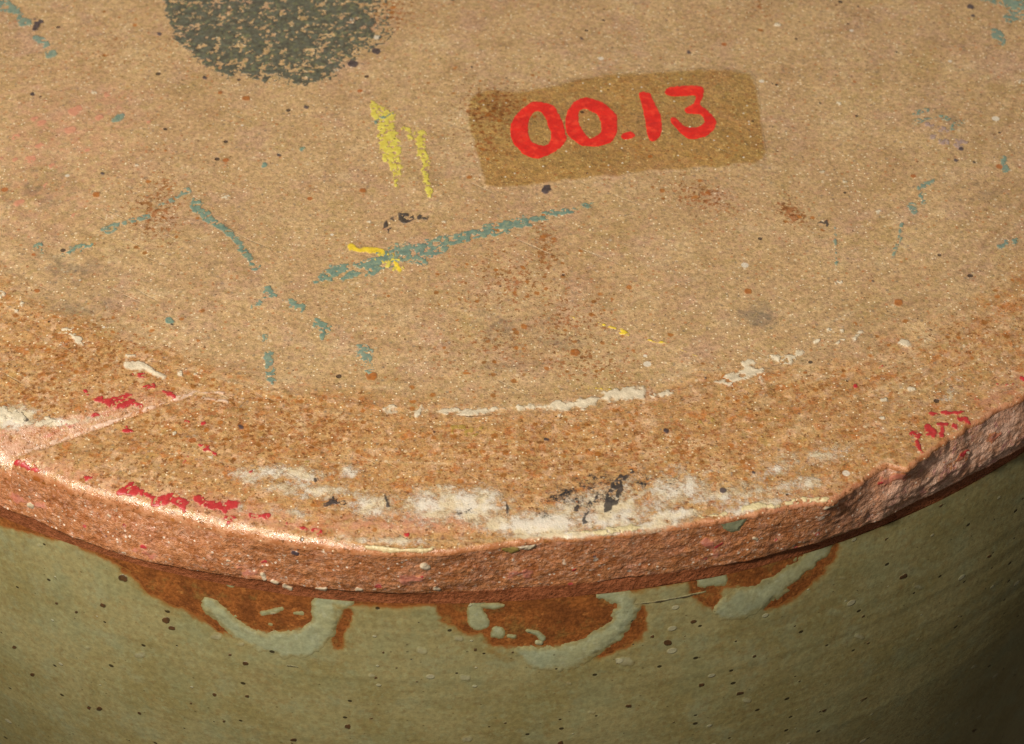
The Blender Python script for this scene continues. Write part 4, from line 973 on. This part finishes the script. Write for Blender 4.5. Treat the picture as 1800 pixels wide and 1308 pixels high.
mark("chalk_line", M_CHALK, [s((1150,694,8),(1180,688,10)), s((1262,672,8),(1280,668,16),(1300,662,12),(1315,652,16),(1332,655,18),(1338,668,9)), s((1310,640,8),(1325,636,10)), s((1355,628,8),(1380,632,18),(1395,628,12),(1410,618,10)), s((1436,601,6),(1440,598,5)), s((1454,580,9),(1460,590,6)), s((1480,582,8),(1482,580,6)), s((1474,602,9),(1480,600,6)), s((1503,596,10),(1512,586,8)), s((1588,605,16),(1594,606,12))], grow=2.0, amp=9, ns=1.7, cov=0.9, cns=2.2, thick=0.05, soft=5, fade=7)
mark("chalk_flake", M_CHALK, [s((224,642,14),(245,640,20),(262,648,16),(280,660,14),(290,662,8)), s((222,624,8),(236,626,7))], amp=6, ns=1.5, thick=0.06, soft=6, fade=6, label="thick white chalk flake near the nick")
mark("chalk_flake", M_CHALK, [s((110,580,8),(124,585,14),(140,600,14),(146,606,7)), s((104,606,8),(112,602,4))], amp=6, ns=1.6, cov=0.8, thick=0.06)
mark("chalk_flake", M_CHALK, [s((316,658,12),(322,662,8)), s((342,658,9),(350,660,7)), s((-5,520,24),(6,516,10)), s((30,544,10),(38,534,10)), s((304,765,9),(308,760,6)), s((368,800,11),(372,806,6))], amp=5, ns=1.6, cov=0.8, thick=0.06)
mark("chalk_crust", M_CHALK, [s((-20,722,20),(20,728,30),(40,738,12)), s((50,744,6),(75,742,8),(104,738,9))], amp=9, ns=1.2, cov=0.85, cns=2.0, thick=0.05)
for bx, by, bw in ((397,345,15),(165,163,11),(592,123,12),(1014,14,11),(1366,43,12),(1474,182,9),(1445,301,10),(1796,143,12),(1486,320,9),(1474,496,15),(834,258,8),(648,390,8),(1410,288,6),(1544,372,10),(1544,375,6),(1553,703,14),(1490,730,9),(1550,735,10),(780,390,9),(1603,684,14),(1670,655,8),(1590,605,0),(1120,490,0),(958,152,0),(690,612,0),(240,290,8),(500,495,0)):
    if bw: mark("pale_grog", M_CHALK, [s((bx - bw * .25, by, bw * .7), (bx + bw * .25, by, bw * .7))], amp=3, ns=1.8, cov=0.85, thick=0.03, step=0.055)
mark("cream_crust", M_CREAM, [s((1000,936,5),(1060,934,10),(1100,930,12),(1130,926,8)), s((700,962,8),(780,962,7)), s((1230,908,8),(1262,906,10),(1310,894,12),(1360,886,12),(1410,879,14),(1440,878,16),(1462,880,14))], amp=8, ns=1.4, cov=0.85, cns=1.6, thick=0.05, soft=6, label="cream crust broken off along the right edge")
mark("cream_crust", M_CREAM, [s((645,962,6),(690,968,10),(740,968,9),(760,966,4))], amp=4, ns=1.2, thick=0.12, soft=4)
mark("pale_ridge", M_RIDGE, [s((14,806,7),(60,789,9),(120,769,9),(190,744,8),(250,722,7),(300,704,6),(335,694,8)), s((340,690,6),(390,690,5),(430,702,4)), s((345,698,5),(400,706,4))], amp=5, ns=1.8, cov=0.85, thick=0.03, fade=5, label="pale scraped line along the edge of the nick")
mark("painted_shadow_line", M_SHADOW, [s((802,730,3),(830,733,4),(870,730,3))], amp=1.5, ns=2, thick=0.02, soft=2, step=0.05)  # shadow under the chalk line, painted as a thin dark film

band_mark("glaze_fleck", M_PALE, [('p', [(1266,918),(1290,908),(1318,906),(1306,920),(1300,934),(1284,938),(1272,930)])], amp=4, label="pale green glaze fleck stuck under the rim edge")
band_mark("cream_crust", M_FLAKE, [s((640,966,8),(660,970,12),(690,973,13),(720,972,12),(750,970,8)), s((764,972,8),(785,972,9))], amp=5, thick=0.14)
band_mark("cream_crust", M_FLAKE, [s((915,962,12),(930,960,18),(938,958,12))], amp=5, thick=0.14)
band_mark("olive_fleck", M_FOLIVE, [s((886,964,10),(900,966,18),(910,966,12))], amp=5, thick=0.08)
band_mark("cream_crust", M_FLAKE, [s((1440,884,8),(1458,886,16),(1468,884,16),(1450,894,8))], amp=4, thick=0.16)
band_mark("cream_crust", M_FLAKE, [s((462,1010,10),(466,1018,8)), s((478,1022,8),(488,1026,7)), s((500,1030,10),(512,1034,6)), s((556,1034,7),(572,1036,8)), s((628,1036,7),(636,1037,6)), s((766,1034,9),(772,1036,7))], amp=3, thick=0.1)
band_mark("navy_fleck", M_FNAVY, [s((520,950,9),(524,965,10)), s((515,970,10),(522,972,6))], amp=5, thick=0.06)
band_mark("crimson_fleck", M_FRED, [s((250,960,7),(256,962,5)), s((460,988,6),(466,986,6)), s((1008,1002,5),(1012,1000,4)), s((732,1018,6),(742,1015,8)), s((1255,965,6),(1270,955,4)), s((1545,850,8),(1560,846,5)), s((1690,800,8),(1700,792,5))], amp=4, thick=0.03)
band_mark("pink_fleck", M_FPINK, [s((710,1020,14),(740,1016,16)), s((80,895,10),(20,872,14)), s((430,1000,14),(450,1005,10)), s((1240,950,10),(1262,975,10)), s((1560,845,16),(1590,838,10)), s((900,1010,16),(930,1004,12)), s((1660,820,16),(1690,806,14)), s((1740,770,12),(1760,762,10)), s((240,968,10),(270,975,8))], amp=13, thick=0.02, fade=9)
band_mark("pale_grog", M_FLAKE, [s((52,888,12),(56,890,10)), s((745,995,14),(752,997,12)), s((190,905,7),(194,908,6)), s((1326,946,9),(1330,948,8)), s((1700,795,9),(1703,797,8)), s((400,985,7),(404,986,6))], amp=3, thick=0.07)

# ------------------------------------------------------------------ the table the pot stands on (below the frame)
def mat_table():
    s = NT("dark_table_cloth")
    col = s.mix(s.noise(0.4, 4, 0.6), alb(70, 60, 50), alb(54, 46, 40))
    return s.done(col, 0.8, s.bump(s.noise(2.0, 3, 0.6), 0.0002, 0.6), 0.3)
T0 = 600.0
tb = mesh_obj("table_top", [(-T0, -T0, -0.0), (T0, -T0, 0), (T0, T0, 0), (-T0, T0, 0), (-T0, -T0, -25), (T0, -T0, -25), (T0, T0, -25), (-T0, T0, -25)],
              [(0, 1, 2, 3), (7, 6, 5, 4), (0, 4, 5, 1), (1, 5, 6, 2), (2, 6, 7, 3), (3, 7, 4, 0)], mat_table(), None, smooth=False)
tb["kind"] = "structure"
print("TRIS", sum(len(o.data.polygons) * 2 for o in bpy.data.objects if o.type == 'MESH'))
